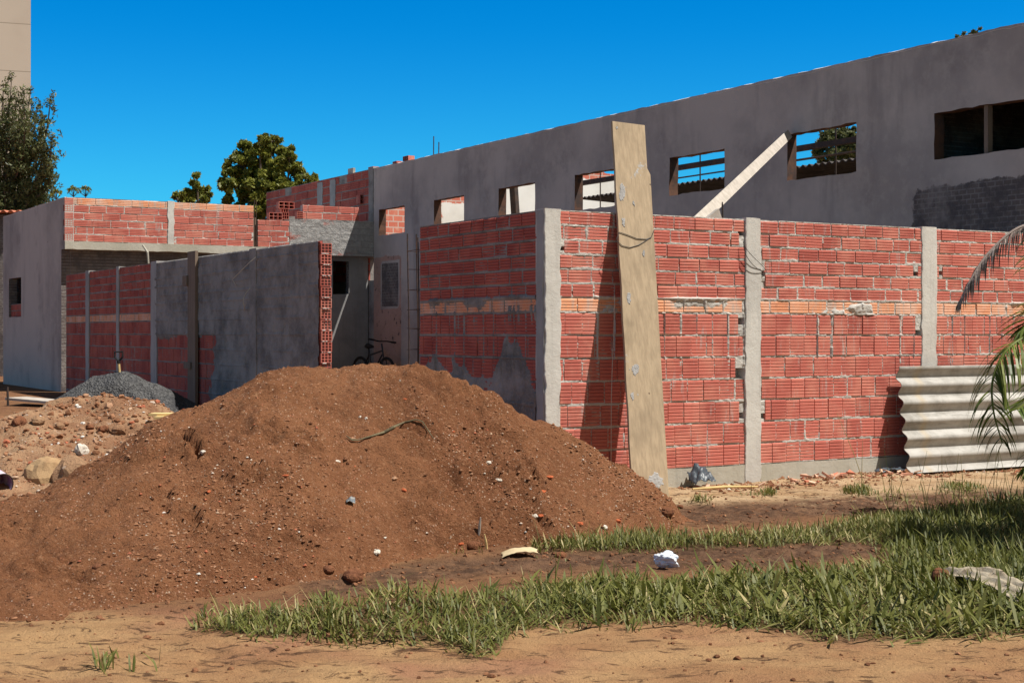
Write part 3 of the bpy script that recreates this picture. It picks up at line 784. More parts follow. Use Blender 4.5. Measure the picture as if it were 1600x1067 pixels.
o_ = thing('brick_pier', 'short rough brick pier carrying one loose brick behind the lintel', 'brick pier', sb.P(.2, zbt))
mb.box(sb, .1, .5, zbt, zq3-.16, -.3, 0, 1); ridged(mb, sb, .1, .5, zq3-.6, zq3-.44, .004, 4, 0, .3, rng)
mb.build('pier', [MATS['brick_red_plain'], MATS['grey_render']], o_)
loose(sb, .17, zq3-.158, .0, .17, .15, .3, 'brick with open cells set end-on on top of the short pier')
loose(sb, .12, zq3, .01, .36, .15, .14, 'ridged loose brick topmost on the short pier behind the lintel')
for (px, w, lab) in ((574, .24, 'red brick lying on the shed wall head just where the plaster begins'), (628, .26, 'lone dark red brick on top of the plastered wall near the thin upright bars'), (612, .2, 'small brick piece on the plastered wall head beside the darker lone brick')):
    t = plas.t(px); loose(plas, t, ZP+.015, -.02, w, .10 if w > .25 else .04, .14, lab)
t_, z_ = back.pz(575, 316); 
loose(Fr(back.xy(.55, .03), V, neg(U)), -.05, z_-.02, .0, .24, .2, .2, 'brick jutting out end-on from the dark upper brick wall beside the plaster edge')
t = back.t(545); mb = MB(); mb.box(back, t-.14, t+.14, ZP-.02, ZP+.13, -.10, -.04)
tag(mb.build('timber_offcut', MATS['plank_wood'], None, back.P(t, ZP, -.07)), 'pale board offcut standing on the upper brick wall head against the sky', 'board')
# ================================================================== ground
def proj(x, y, z):
    return HX+F*x/y, HY-F*(z-EYE)/y
pl = lambda px, pts: np.interp(px, [p[0] for p in pts], [p[1] for p in pts])+(13*sstep(330, 560, px) if pts is G1U else (4 if pts is G2U else (3 if pts is G2L else 0)))
G1U = [(300, 978), (330, 965), (450, 942), (600, 926), (750, 912), (900, 897), (1050, 892), (1200, 882), (1400, 862), (1600, 830), (1900, 815)]
G1L = [(300, 982), (340, 990), (450, 1000), (600, 1002), (690, 1008), (730, 1026), (775, 1022), (800, 988), (900, 976), (1000, 975), (1100, 972), (1180, 985), (1300, 1006), (1450, 1000), (1600, 990), (1900, 985)]
G2U = [(820, 856), (835, 850), (900, 841), (1000, 838), (1200, 827), (1400, 806), (1600, 786), (1900, 770)]
G2L = [(820, 858), (835, 862), (900, 862), (1000, 860), (1200, 852), (1330, 845), (1420, 852), (1600, 870), (1900, 870)]
def soil_masks(x, y, z):
    px, py = proj(x, y, z)
    n = 9*fbm(x*1.3, y*1.8, 61)+4*fbm(x*6, y*8, 62)
    A = [(480, 925), (560, 908), (700, 888), (850, 876), (1000, 872), (1200, 866), (1380, 856), (1600, 850)]
    Bc = [(1000, 806), (1060, 803), (1200, 800), (1400, 786), (1600, 778), (1900, 765)]
    mud = sstep(26, 8, np.abs(py+n-pl(px, A)))*sstep(440, 520, px)
    mud = np.maximum(mud, sstep(20, 8, np.abs(py+n*.7-pl(px, Bc)))*sstep(1000, 1060, px))
    L = [(0, 1005), (150, 1000), (300, 1012), (600, 1075)]
    mud = np.maximum(mud, .55*sstep(14, 4, np.abs(py+n-pl(px, L)))*sstep(.0, .35, fbm(x*2.2, y*5, 64))*(px < 620))
    sand = sstep(940, 975, py+n)
    wall = sstep(798, 786, py+n*.6)*(px > 950)
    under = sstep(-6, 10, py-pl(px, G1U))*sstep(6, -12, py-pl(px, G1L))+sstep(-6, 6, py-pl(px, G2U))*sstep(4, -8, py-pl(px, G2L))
    return np.clip(mud, 0, 1), np.clip(np.maximum(sand, wall), 0, 1), np.clip(under, 0, 1)
def hgt(x, y):
    z = gz(x, y)
    px, py = proj(x, np.maximum(y, .5), z)
    near = sstep(30, 16, y)
    mud, sand, under = soil_masks(x, np.maximum(y, .5), z)
    z = z+near*(.028*fbm(x*.9, y*.9, 65)+.024*fbm(x*3.5, y*5, 66)+.008*fbm(x*14, y*18, 67, 3))
    z = z+near*mud*(-.028+.045*fbm(x*5, y*7, 68)+.02*np.abs(fbm(x*17, y*21, 69)))
    # tyre-scuffed crust in the foreground
    z = z+near*sand*.016*np.minimum(0, fbm(x*3, y*8, 70)+.08)*2.4
    return z
def axis(parts):
    r = []
    for a, b, s in parts: r += list(np.arange(a, b, s))
    return np.array(r)
xs = axis([(-600, -100, 50), (-100, -30, 7), (-30, -8, 1.0), (-8, -3.4, .12), (-3.4, 4.4, .026), (4.4, 8, .12), (8, 30, 1.0), (30, 100, 7), (100, 601, 50)])
ys = axis([(-30, 3, 3), (3, 5.9, .25), (5.9, 10.5, .026), (10.5, 17, .045), (17, 36, .25), (36, 80, 3), (80, 1200, 60)])
X, Y = np.meshgrid(xs, ys); Z = hgt(X, Y)
mud, sand, under = soil_masks(X, np.maximum(Y, .5), Z)
me = bpy.data.meshes.new('ground')
i = np.arange(X.size).reshape(X.shape)
fs = np.stack([i[:-1, :-1].ravel(), i[:-1, 1:].ravel(), i[1:, 1:].ravel(), i[1:, :-1].ravel()], 1)
me.from_pydata(np.stack([X.ravel(), Y.ravel(), Z.ravel()], 1).tolist(), [], fs.tolist())
for nme, arr in (('mud', mud), ('sand', sand), ('turf', under)):
    a = me.attributes.new(nme, 'FLOAT', 'POINT'); a.data.foreach_set('value', arr.ravel().astype(np.float32))
me.polygons.foreach_set('use_smooth', [True]*len(fs))
def f_ground(t, b):
    v = t.scaled((1, 1.6, 1))
    base = t.mix(t.ramp(t.noise(1.2, 6, .65), .35, .68), (.24, .125, .062), (.18, .085, .045))
    sandc = t.mix(t.ramp(t.noise(1.1, 6, .6, v), .35, .66), (.40, .245, .12), (.30, .16, .078))
    sandc = t.mix(t.ramp(t.noise(.7, 4, .5), .48, .66, 0, .8), sandc, (.30, .135, .085))
    c = t.mix(t.attr('sand'), base, sandc)
    c = t.mix(t.m('MULTIPLY', t.attr('sand'), t.ramp(t.xyz(1), 11.8, 12.8, 0, .85)), c, t.mix(t.ramp(t.noise(1.6, 5, .6), .35, .65), (.50, .37, .23), (.36, .235, .13)))
    mudc = t.mix(t.ramp(t.noise(7, 6, .7), .38, .62), (.075, .042, .027), (.165, .092, .055))
    mk = t.m('MULTIPLY', t.attr('mud'), t.ramp(t.noise(4, 6, .7), .25, .5))
    c = t.mix(mk, c, mudc)
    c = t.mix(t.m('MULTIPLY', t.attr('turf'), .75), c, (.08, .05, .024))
    sc = t.noise(1.0, 6, .72, t.scaled((5, 11, 5)), 1.2)
    c = t.mix(t.ramp(sc, .54, .62, 0, .85), c, (.075, .038, .022))
    c = t.mix(t.ramp(t.noise(90, 4, .75), .60, .75, 0, .6), c, (.42, .27, .16))
    c = t.mix(t.ramp(t.noise(60, 4, .75, t.scaled((1.3, 2, 1))), .57, .70, 0, .8), c, (.075, .04, .024))
    far = t.ramp(t.xyz(1), 20, 24); left = t.ramp(t.xyz(0), -4.5, -6)
    h = t.m('ADD', t.m('MULTIPLY', sc, -.5), t.m('ADD', t.noise(18, 6, .7), t.m('MULTIPLY', t.noise(95, 4, .7), .45)))
    return c, t.bump(h, .9, .03)
mat('soil', f_ground, .95, .1)
me.materials.append(MATS['soil'])
g = bpy.data.objects.new('ground', me); COL.objects.link(g); tag(g, kind='structure', label='bare tan and red-brown trodden earth with muddy wheel ruts')
def ground_z(x, y): return float(hgt(np.array([x]), np.array([y]))[0])

# ================================================================== piles
def ridge_field(R, X, Y, kx=1.0):
    """R: list of (x, y, z, foot width)"""
    H = np.zeros_like(X)
    for (a, b) in zip(R[:-1], R[1:]):
        dx, dy = b[0]-a[0], b[1]-a[1]; L2 = dx*dx*kx*kx+dy*dy+1e-9
        s = np.clip(((X-a[0])*dx*kx*kx+(Y-a[1])*dy)/L2, 0, 1)
        d = np.hypot((X-a[0]-s*dx)*kx, Y-a[1]-s*dy)
        zr = a[2]+(b[2]-a[2])*s; w = a[3]+(b[3]-a[3])*s
        q = d/w; q = np.sqrt(q*q+.012)-.1095
        g_ = np.clip(1-q, 0, None); g_ = np.where(g_ < .12, g_*g_/.24+.0, g_-.06)/.94
        H = np.maximum(H, zr*g_)
    return H
def R3(L): return [(at(px, py, Y)[0], Y, at(px, py, Y)[2]-float(gz(0, Y)), w) for (px, py, Y, w) in L]
RD = R3([(-140, 806, 9.8, 2.0), (0, 785, 9.8, 2.2), (60, 772, 9.9, 2.3), (110, 772, 10.1, 2.5), (195, 748, 10.45, 2.9), (250, 676, 10.9, 3.05), (300, 634, 11.0, 2.95), (430, 578, 11.4, 2.9),
         (540, 572, 11.5, 2.15), (650, 572, 11.5, 1.62), (700, 589, 11.6, 1.5), (800, 638, 11.8, 1.35), (900, 688, 12.0, 1.15), (1000, 750, 12.1, .8), (1062, 798, 12.2, .35)])
_rp = np.random.default_rng(77); PITS = []
for _k in range(60):
    if _k < 26: _x, _y = _rp.uniform(-.75, .35), _rp.uniform(10.1, 11.6)
    elif _k < 44: _x, _y = _rp.uniform(-3.0, -1.2), _rp.uniform(8.6, 10.4)
    else: _x, _y = _rp.uniform(-3.5, .8), _rp.uniform(8.2, 11.0)
    PITS.append((_x, _y, _rp.uniform(.035, .11), _rp.uniform(.5, .9), _rp.uniform(-.9, .9), _rp.uniform(.03, .075)))
def H_dirt(X, Y):
    wx = .10*fbm(X*1.1, Y*1.1, 101); wy = .16*fbm(X*.9, Y*.9, 102)
    h = ridge_field(RD, X+wx*.4, Y+wy, 2.3)
    k = sstep(0, .12, h)
    h = h+k*(.066*fbm(X*1.5, Y*1.5, 103)+.030*fbm(X*4.5, Y*4.5, 104, 3)+.022*fbm(X*13, Y*13, 105, 3)+.020*fbm(X*30, Y*30, 106, 2))
    # slumped ledge on the left shoulder, little gullies on the right
    lx, ly, lz = at(265, 722, 9.9)
    led = sstep(.5, .1, np.abs(X-lx))*(sstep(-.06, .0, Y-ly-.05*fbm(X*7, Y*0, 107))-sstep(.02, .25, Y-ly))
    h = h+.085*led
    gl = np.clip(.35-np.abs(fbm(X*2.2+Y*.6, Y*.9, 108, 3))*3.2, 0, 1)*sstep(-.9, -.2, X)*sstep(.25, .6, h)
    h = h-.085*gl
    h = h-.022*np.clip(fbm(X*7, Y*9, 109, 3)-.2, 0, 1)*4*k
    jx = .05*fbm(X*9, Y*9, 118, 2); jy = .05*fbm(X*9, Y*9, 119, 2)
    for (x_, y_, r_, as_, an_, dp_) in PITS:
        m_ = (np.abs(X-x_) < .5) & (np.abs(Y-y_) < .5)
        if not m_.any(): continue
        dx_ = X[m_]-x_+jx[m_]; dy_ = Y[m_]-y_+jy[m_]; u_ = dx_*math.cos(an_)+dy_*math.sin(an_); v_ = -dx_*math.sin(an_)+dy_*math.cos(an_)
        q_ = np.hypot(u_/(r_*2.0), v_/(r_*as_)); h[m_] += k[m_]*dp_*(-sstep(1.1, .3, q_)+.55*sstep(1.9, 1.2, q_)*sstep(.8, 1.2, q_))
    return h
RR = R3([(-150, 706, 12.9, 2.0), (0, 684, 13.1, 2.3), (50, 658, 13.5, 2.6), (95, 637, 13.8, 2.8), (125, 630, 14.0, 2.8), (155, 618, 14.1, 2.8), (182, 634, 14.0, 2.6), (205, 660, 13.8, 2.3), (260, 662, 13.4, 2.0), (330, 660, 13.0, 1.5)])
def H_rub(X, Y):
    h = ridge_field(RR, X+.12*fbm(X*1.5, Y*1.5, 111), Y+.12*fbm(X*1.4, Y*1.4, 112))
    k = sstep(0, .12, h)
    return h+k*(.06*fbm(X*2.5, Y*2.5, 113)+.05*fbm(X*7, Y*7, 114, 3)+.03*np.abs(fbm(X*16, Y*16, 115, 3))-.02+.012*fbm(X*36, Y*36, 116, 2))
RG = R3([(152, 588, 21.0, 1.15), (195, 579, 21.0, 1.25), (232, 596, 21.0, 1.2)])
def H_grav(X, Y):
    h = ridge_field(RG, X+.08*fbm(X*2, Y*2, 121), Y)
    k = sstep(0, .1, h)
    cx_, cy_, _ = at(172, 590, 20.6)
    h = h+k*(.03*fbm(X*3, Y*3, 122)+.012*fbm(X*14, Y*14, 123, 3)+.008*fbm(X*34, Y*34, 124, 2))
    # dug-out scar under the crust at the top
    scar = sstep(.34, .22, np.abs(X-cx_-.05))*sstep(-.5, -.02, Y-cy_)*sstep(.06, -.02, Y-cy_-.03*fbm(X*9, Y*0, 125))
    h = h-.13*scar
    c2, y2, _ = at(222, 604, 20.7)
    d = np.abs((X-c2)*.75+(Y-y2)*.4+.05*fbm(X*8, Y*8, 127)); h = h-.07*sstep(.10, .02, d)*sstep(.5, .3, np.abs(X-c2-.1))*sstep(.0, -.15, Y-y2-.1)
    return h
def pile(name, H, x0, x1, y0, y1, st, m, lab, cat, sub=0.012):
    X, Y = np.meshgrid(np.arange(x0, x1, st), np.arange(y0, y1, st)); h = H(X, Y)
    Z = gz(X, Y)-.05+h+np.where(h > .02, .05*sstep(.02, .12, h), 0)-.0
    keep = h > .004
    i = np.arange(X.size).reshape(X.shape)
    fm = (keep[:-1, :-1] | keep[:-1, 1:] | keep[1:, 1:] | keep[1:, :-1]).ravel()
    fs = np.stack([i[:-1, :-1].ravel(), i[:-1, 1:].ravel(), i[1:, 1:].ravel(), i[1:, :-1].ravel()], 1)[fm]
    used = np.unique(fs); mp = np.zeros(X.size, int); mp[used] = np.arange(len(used))
    P = np.stack([X.ravel(), Y.ravel(), Z.ravel()], 1)[used]
    base = P.mean(0); base[2] = P[:, 2].min()
    me = bpy.data.meshes.new(name); me.from_pydata((P-base).tolist(), [], mp[fs].tolist())
    me.polygons.foreach_set('use_smooth', [True]*len(fs)); me.materials.append(m)
    o = bpy.data.objects.new(name, me); o.location = base; COL.objects.link(o); tag(o, lab, cat)
    return o
def zpile(H, x, y):
    h = float(H(np.array([x]), np.array([y]))[0]); return float(gz(x, y))-.05+h+(.05*float(sstep(.02, .12, h)) if h > .02 else 0)
def f_dirt(t, b):
    c = t.mix(t.ramp(t.noise(.9, 6, .6), .36, .66), (.262, .116, .057), (.19, .080, .039))
    c = t.mix(t.ramp(t.noise(6, 6, .7), .52, .72, 0, .8), c, (.145, .062, .033))
    c = t.mix(t.ramp(t.noise(26, 6, .8), .53, .66, 0, .8), c, (.37, .20, .11))
    c = t.mix(t.ramp(t.noise(60, 5, .8), .53, .63, 0, .85), c, (.085, .035, .018))
    c = t.mix(t.ramp(t.noise(110, 4, .8), .60, .68, 0, .8), c, (.50, .32, .21))
    v = t.n('ShaderNodeTexVoronoi', feature='F1', i_Scale=62.0); t.put(v.inputs['Vector'], t.pos())
    col = t.n('ShaderNodeSeparateColor', i_0=v.outputs['Color']).outputs[0]
    dot = t.m('MULTIPLY', t.ramp(v.outputs[0], .30, .40, 1, 0), t.ramp(col, .72, .78))
    dot = t.m('MULTIPLY', dot, t.ramp(t.noise(1.6, 4, .6), .35, .6))
    pc = t.mix(t.ramp(col, .80, 1.0), (.42, .17, .10), (.58, .44, .33))
    c = t.mix(t.m('MULTIPLY', dot, .8), c, pc)
    h = t.m('ADD', t.noise(22, 6, .72), t.m('MULTIPLY', t.noise(85, 5, .75), .6))
    return c, t.bump(h, 1.0, .034)
mat('dirt', f_dirt, .97, .05)
def f_rub(t, b):
    c = t.mix(t.ramp(t.noise(1.5, 6, .65), .38, .62), (.44, .27, .16), (.29, .15, .085))
    c = t.mix(t.ramp(t.noise(5, 6, .72), .55, .68, 0, .9), c, (.42, .28, .17))
    c = t.mix(t.ramp(t.noise(9, 6, .75), .60, .68, 0, .9), c, (.50, .42, .36))
    c = t.mix(t.ramp(t.noise(38, 5, .78), .54, .68, 0, .7), c, (.12, .06, .035))
    return c, t.bump(t.m('ADD', t.noise(12, 6, .75), t.m('MULTIPLY', t.noise(60, 5, .75), .6)), 1.0, .04)
mat('rubble', f_rub, .97, .05)
def f_grav(t, b):
    v = t.voro(42, out=1)
    c = t.mix(t.n('ShaderNodeSeparateColor', i_0=v).outputs[0], (.045, .044, .045), (.135, .133, .132))
    c = t.mix(t.ramp(t.noise(2.2, 5, .6), .5, .66, 0, .7), c, (.05, .05, .055))
    return c, t.bump(t.m('ADD', t.voro(42), t.noise(30, 5, .7)), .9, .03)
mat('gravel', f_grav, .9, .2)
pile('dirt_pile', H_dirt, -6.3, 1.9, 7.1, 14.9, .020, MATS['dirt'], 'big heap of red-brown earth in front of the brick walls', 'dirt pile')
pile('rubble_pile', H_rub, -9.2, -1.4, 9.8, 17.4, .03, MATS['rubble'], 'lighter heap of broken masonry and sandy earth left of the big brown heap', 'rubble pile')
pile('gravel_pile', H_grav, -7.2, -4.0, 19.4, 22.6, .03, MATS['gravel'], 'dark grey gravel heap with a spade in its top, against the shaded wall', 'gravel pile')

# ------------------------------------------------------------------ stones
OCT = np.array([(1, 0, 0), (-1, 0, 0), (0, 1, 0), (0, -1, 0), (0, 0, 1), (0, 0, -1)], float)
OF = np.array([(0, 2, 4), (2, 1, 4), (1, 3, 4), (3, 0, 4), (2, 0, 5), (1, 2, 5), (3, 1, 5), (0, 3, 5)])
_g = (1+5**.5)/2
ICO = np.array([(-1, _g, 0), (1, _g, 0), (-1, -_g, 0), (1, -_g, 0), (0, -1, _g), (0, 1, _g), (0, -1, -_g), (0, 1, -_g), (_g, 0, -1), (_g, 0, 1), (-_g, 0, -1), (-_g, 0, 1)], float)/1.9
IF = np.array([(0, 11, 5), (0, 5, 1), (0, 1, 7), (0, 7, 10), (0, 10, 11), (1, 5, 9), (5, 11, 4), (11, 10, 2), (10, 7, 6), (7, 1, 8), (3, 9, 4), (3, 4, 2), (3, 2, 6), (3, 6, 8), (3, 8, 9), (4, 9, 5), (2, 4, 11), (6, 2, 10), (8, 6, 7), (9, 8, 1)])
def rocks(name, P, S, T, m, label=None, kind='stuff', flat=.7, fine=False):
    OCT, OF = (ICO, IF) if fine else (globals()['OCT'], globals()['OF']); nv = len(OCT); jt = .22 if fine else .35
    n = len(P); J = OCT[None]*(1+RNG.uniform(-jt, jt, (n, nv, 1)))+RNG.uniform(-jt*.7, jt*.7, (n, nv, 3))
    J = J*(S[:, None, None])*np.stack([RNG.uniform(.7, 1.3, n), RNG.uniform(.7, 1.2, n), RNG.uniform(.45, 1., n)*flat/.7], 1)[:, None, :]
    a = RNG.uniform(0, 2*math.pi, n); ca, sa = np.cos(a)[:, None], np.sin(a)[:, None]
    X = J[..., 0]*ca-J[..., 1]*sa; Yy = J[..., 0]*sa+J[..., 1]*ca
    V_ = np.stack([X, Yy, J[..., 2]], -1)+P[:, None, :]
    fs = (OF[None]+np.arange(n)[:, None, None]*nv).reshape(-1, 3)
    me = bpy.data.meshes.new(name); base = P.mean(0)
    me.from_pydata((V_.reshape(-1, 3)-base).tolist(), [], fs.tolist())
    at_ = me.attributes.new('tone', 'FLOAT', 'POINT'); at_.data.foreach_set('value', np.repeat(T, nv).astype(np.float32))
    me.materials.append(m); o = bpy.data.objects.new(name, me); o.location = base; COL.objects.link(o)
    return tag(o, label, kind=kind)
def f_stone(t, b):
    rp = t.n('ShaderNodeValToRGB', i_0=t.attr()); e = rp.color_ramp; e.interpolation = 'CONSTANT'
    cs = [(0, (.145, .064, .033)), (.22, (.225, .105, .055)), (.70, (.31, .155, .085)), (.83, (.36, .21, .13)), (.90, (.38, .125, .07)), (.935, (.42, .29, .20)), (.97, (.52, .43, .35)), (.992, (.62, .58, .53))]
    e.elements[0].color = (*cs[0][1], 1); e.elements[1].position = cs[1][0]; e.elements[1].color = (*cs[1][1], 1)
    for p, c in cs[2:]: e.elements.new(p).color = (*c, 1)
    return t.mix(t.ramp(t.noise(60, 4, .7), .5, .75, 0, .4), rp.outputs[0], (.2, .1, .06)), t.bump(t.noise(80, 4, .7), .5, .006)
mat('stone_mix', f_stone, .95, .1)
def scatter(H, x0, x1, y0, y1, n, smin, smax, dens=None):
    x = RNG.uniform(x0, x1, n*4); y = RNG.uniform(y0, y1, n*4)
    h = H(x, y); k = h > .03
    if dens is not None: k &= RNG.uniform(0, 1, n*4) < dens(x, y)
    x, y, h = x[k][:n], y[k][:n], h[k][:n]
    z = gz(x, y)+h+.05*sstep(.02, .12, h)-.05
    s = smin*(smax/smin)**(RNG.uniform(0, 1, len(x))**2.6)
    return np.stack([x, y, z+s*.15], 1), s
den = lambda x, y: .10+.9*sstep(-.15, .4, fbm(x*1.1, y*1.1, 131)+.5*sstep(-2.5, .5, x)*sstep(11.5, 9, y))
P, S = scatter(H_dirt, -5, 1.6, 7.3, 13, 22000, .0035, .017, den)
T = RNG.uniform(0, 1, len(P)); T = np.where(S > .015, T*.9, T)
rocks('pebbles', P, S, T, MATS['stone_mix'], 'small pebbles, clods and brick crumbs all over the brown earth heap')
P, S = scatter(H_rub, -8, -1.8, 10, 15.4, 13000, .005, .036)
rocks('rubble_stones', P, S, np.clip(RNG.uniform(.45, 1.02, len(P)), 0, .999), MATS['stone_mix'], 'broken stones and mortar crumbs covering the lighter rubble heap', fine=True)
# clods along the foot of the heap and over the foreground
n = 15000; x = RNG.uniform(-4, 4.6, n); y = RNG.uniform(6.2, 14, n)
px_, py_ = proj(x, y, 0*x)
m_, s_, u_ = soil_masks(x, y, 0*x)
near_foot = sstep(.5, .0, np.abs(H_dirt(x, y+.18)-.02)*4)
k = RNG.uniform(0, 1, n) < np.clip(.20+.75*m_+.5*(H_dirt(x, y+.25) > .02), 0, 1)*(H_dirt(x, y) < .06)
x, y = x[k], y[k]
S = .004*(5.0)**(RNG.uniform(0, 1, len(x))**2.4)
rocks('clods', np.stack([x, y, hgt(x, y)+S*.2], 1), S, RNG.uniform(0, .9, len(x))**1.7, MATS['stone_mix'], 'small dark clods and grit strewn over the trodden ground and ruts', fine=True)
# litter strip at the wall foot : fine part
n = 1800; t = RNG.uniform(front.t(1045), front.t(1610), n); e = np.abs(RNG.normal(.25, .28, n))+.02
xy = np.array([front.xy(a, b) for a, b in zip(t, e)]); S = .006*(5.)**(RNG.uniform(0, 1, n)**2.2)
rocks('grit', np.column_stack([xy, hgt(xy[:, 0], xy[:, 1])+S*.2]), S, RNG.uniform(.2, 1, n), MATS['stone_mix'], 'fine grit and crumbs scattered along the foot of the sunny wall')

def lump(P, r, m, name, lab, cat, sq=(1, 1, .7), seed=0, rough=.28, grp=None, sub=3, tone=.5):
    import bmesh
    bm = bmesh.new(); bmesh.ops.create_icosphere(bm, subdivisions=sub, radius=1)
    rg = np.random.default_rng(seed); o3 = rg.uniform(0, 50, 3); a = rg.uniform(0, 6.28)
    for v in bm.verts:
        c = v.co; q = 1+rough*(float(fbm(c.x*1.4+o3[0], c.y*1.4+c.z*1.1+o3[1], seed, 3))+.5*float(fbm(c.z*3+o3[2], c.x*3-c.y*2, seed+1, 3)))
        x_, y_, z_ = c.x*q*sq[0]*r, c.y*q*sq[1]*r, c.z*q*sq[2]*r
        v.co = (x_*math.cos(a)-y_*math.sin(a), x_*math.sin(a)+y_*math.cos(a), z_)
    me = bpy.data.meshes.new(name); bm.to_mesh(me); bm.free(); me.materials.append(m)
    at_ = me.attributes.new('tone', 'FLOAT', 'POINT'); at_.data.foreach_set('value', [tone]*len(me.vertices))
    o = bpy.data.objects.new(name, me); o.location = P; COL.objects.link(o)
    return tag(o, lab, cat, grp)
def on_dirt(px, py):
    """where the sight line meets the brown heap or the ground"""
    dx, dz = (px-HX)/F, -(py-HY)/F
    for Yv in np.arange(7.0, 14, .02):
        x_, z_ = dx*Yv, EYE+dz*Yv
        if z_ <= max(zpile(H_dirt, x_, Yv), ground_z(x_, Yv) if z_ < .1 else -1): return (x_, Yv, z_)
    return at(px, py)
mat('clod_brown', lambda t, b: (t.mix(t.ramp(t.noise(14, 5, .7), .4, .65), (.22, .095, .05), (.13, .055, .032)), t.bump(t.noise(30, 6, .75), .9, .02)), .97, .05)
mat('brick_chip', lambda t, b: (t.mix(t.ramp(t.noise(20, 5, .7), .45, .7), (.48, .13, .055), (.34, .085, .042)), t.bump(t.noise(60, 5, .7), .5, .006)), .95, .1)
mat('white_chip', lambda t, b: (t.mix(t.ramp(t.noise(20, 5, .7), .45, .7), (.56, .51, .44), (.38, .31, .24)), t.bump(t.noise(60, 5, .7), .5, .006)), .9, .2)
mat('tan_slab', lambda t, b: (t.mix(t.ramp(t.noise(4, 6, .7), .4, .66), (.38, .25, .135), (.28, .17, .09)), t.bump(t.noise(16, 6, .75), .7, .02)), .95, .1)
for k, (px, py, r, lab) in enumerate((
    (1043, 803, .052, 'large rounded earth clod at the right tip of the brown heap'),
    (1015, 826, .034, 'upright red clod by the grass at the right foot of the heap'),
    (877, 870, .036, 'lone reddish clod in the muddy rut beside the cream scrap'),
    (740, 856, .050, 'dark earth clod half buried at the heap foot left of the upright splinter'),
    (552, 905, .062, 'wide flat red clod at the front foot of the heap by the grass'),
    (514, 892, .034, 'orange-red clod just left of the wide flat one at the heap foot'),
    (1063, 793, .026, 'small round clod past the tip of the brown heap on the sandy strip'),
    (152, 888, .028, 'dark lump alone on the lower left slope of the heap'))):
    p = on_dirt(px, py); lump((p[0], p[1], p[2]+r*.25), r, MATS['clod_brown'], 'clod', lab, 'clod', (1.15, 1, .8), 200+k)
for k, (px, py, r, lab) in enumerate((
    (445, 744, .022, 'orange brick chip on the upper left of the heap, longest of the chips'), (630, 766, .024, 'flat orange brick chip on the middle of the heap below the strap'),
    (708, 675, .020, 'red brick chip upright high on the right slope of the heap'), (632, 624, .014, 'small red brick chip near the crest of the heap'),
    (554, 729, .013, 'faint red chip left of the middle of the heap'), (398, 902, .016, 'bright orange chip low on the front slope of the heap'),
    (327, 768, .018, 'orange chip on the left slope, the lower of a close pair'), (326, 757, .013, 'orange chip on the left slope, the upper of a close pair'),
    (851, 768, .026, 'orange chip on the right slope of the heap above the tall grass'), (844, 806, .022, 'pink-orange chip low on the right slope beside pale stones'),
    (964, 814, .026, 'orange chip near the right foot of the heap'), (905, 818, .022, 'rounded orange chip between the slope and the grass strip'),
    (720, 850, .022, 'red chip at the heap foot left of the dark clod'), (858, 746, .024, 'tall red chip standing on the right slope'))):
    p = on_dirt(px, py); lump((p[0], p[1], p[2]+r*.1), r*.9, MATS['brick_chip'], 'brick_chip', lab, 'brick chip', (1.4, .8, .6), 230+k, .5, sub=3)
for k, (px, py, r, lab) in enumerate((
    (528, 722, .022, 'triangular white stone on the middle left of the heap'), (563, 652, .016, 'white stone above the strap on the heap'), (572, 654, .014, 'cream stone touching the white one above the strap'),
    (762, 724, .032, 'long cream stone on the right slope of the heap'), (780, 751, .026, 'white stone pair-piece on the right slope below the cream one'), (588, 863, .026, 'white stone low at the front of the heap'),
    (116, 897, .018, 'small bright white stone on the lower left slope'), (836, 807, .028, 'broad white stone near the grass strip on the right slope'), (945, 824, .026, 'pale stone at the right foot of the heap by the grass'),
    (812, 752, .017, 'white pebble on the right slope near the tall red chip'), (757, 740, .014, 'tiny white stone between larger ones on the right slope'), (318, 707, .026, 'white stone on the left shoulder of the heap'),
    (602, 840, .014, 'small white stone above the lowest white one at the heap front'), (741, 596, .013, 'white crumb on the skyline of the right slope'))):
    p = on_dirt(px, py); lump((p[0], p[1], p[2]+r*.1), r*.85, MATS['white_chip'], 'stone', lab, 'stone', (1.2, .9, .7), 260+k, .55, sub=3)
def on_rub(px, py):
    dx, dz = (px-HX)/F, -(py-HY)/F
    for Yv in np.arange(10.0, 15, .02):
        if EYE+dz*Yv <= max(zpile(H_rub, dx*Yv, Yv), 0): return (dx*Yv, Yv, EYE+dz*Yv)
    return at(px, py)
# big pieces on the rubble heap
p = on_rub(66, 752); lump((p[0], p[1]+.12, p[2]-.04), .23, MATS['tan_slab'], 'earth_block', 'large smooth tan block of hardened sandy earth on the left rubble', 'earth block', (.85, .85, 1.1), 301, .22)
p = at(106, 627, 14.2); lump((p[0], p[1], p[2]-.05), .13, MATS['rubble'], 'concrete_lump', 'tilted whitish slab of broken concrete on top of the rubble heap', 'concrete lump', (1.5, .8, .7), 302, .5)
p = at(147, 641, 14.0); lump((p[0], p[1], p[2]), .07, MATS['white_chip'], 'concrete_lump', 'whitish broken lump on the rubble crest right of the tilted slab', 'concrete lump', (1, .8, 1), 303, .45)
p = at(128, 704, 12.6); lump((p[0], p[1], p[2]), .06, MATS['white_chip'], 'stone', 'whitish stone low between rubble and brown heap', 'stone', (1, .8, 1), 304, .4)
p = at(110, 735, 12.0); lump((p[0], p[1]+.05, p[2]-.06), .15, MATS['rubble'], 'earth_block', 'darker crumbly earth block right of the large tan one', 'earth block', (1, .8, 1), 305, .4)
p = at(222, 660, 13.9); lump((p[0], p[1], p[2]), .06, MATS['white_chip'], 'stone', 'pale stone beside the yellow boards at the rubble edge', 'stone', (1.4, .8, .8), 306, .4)
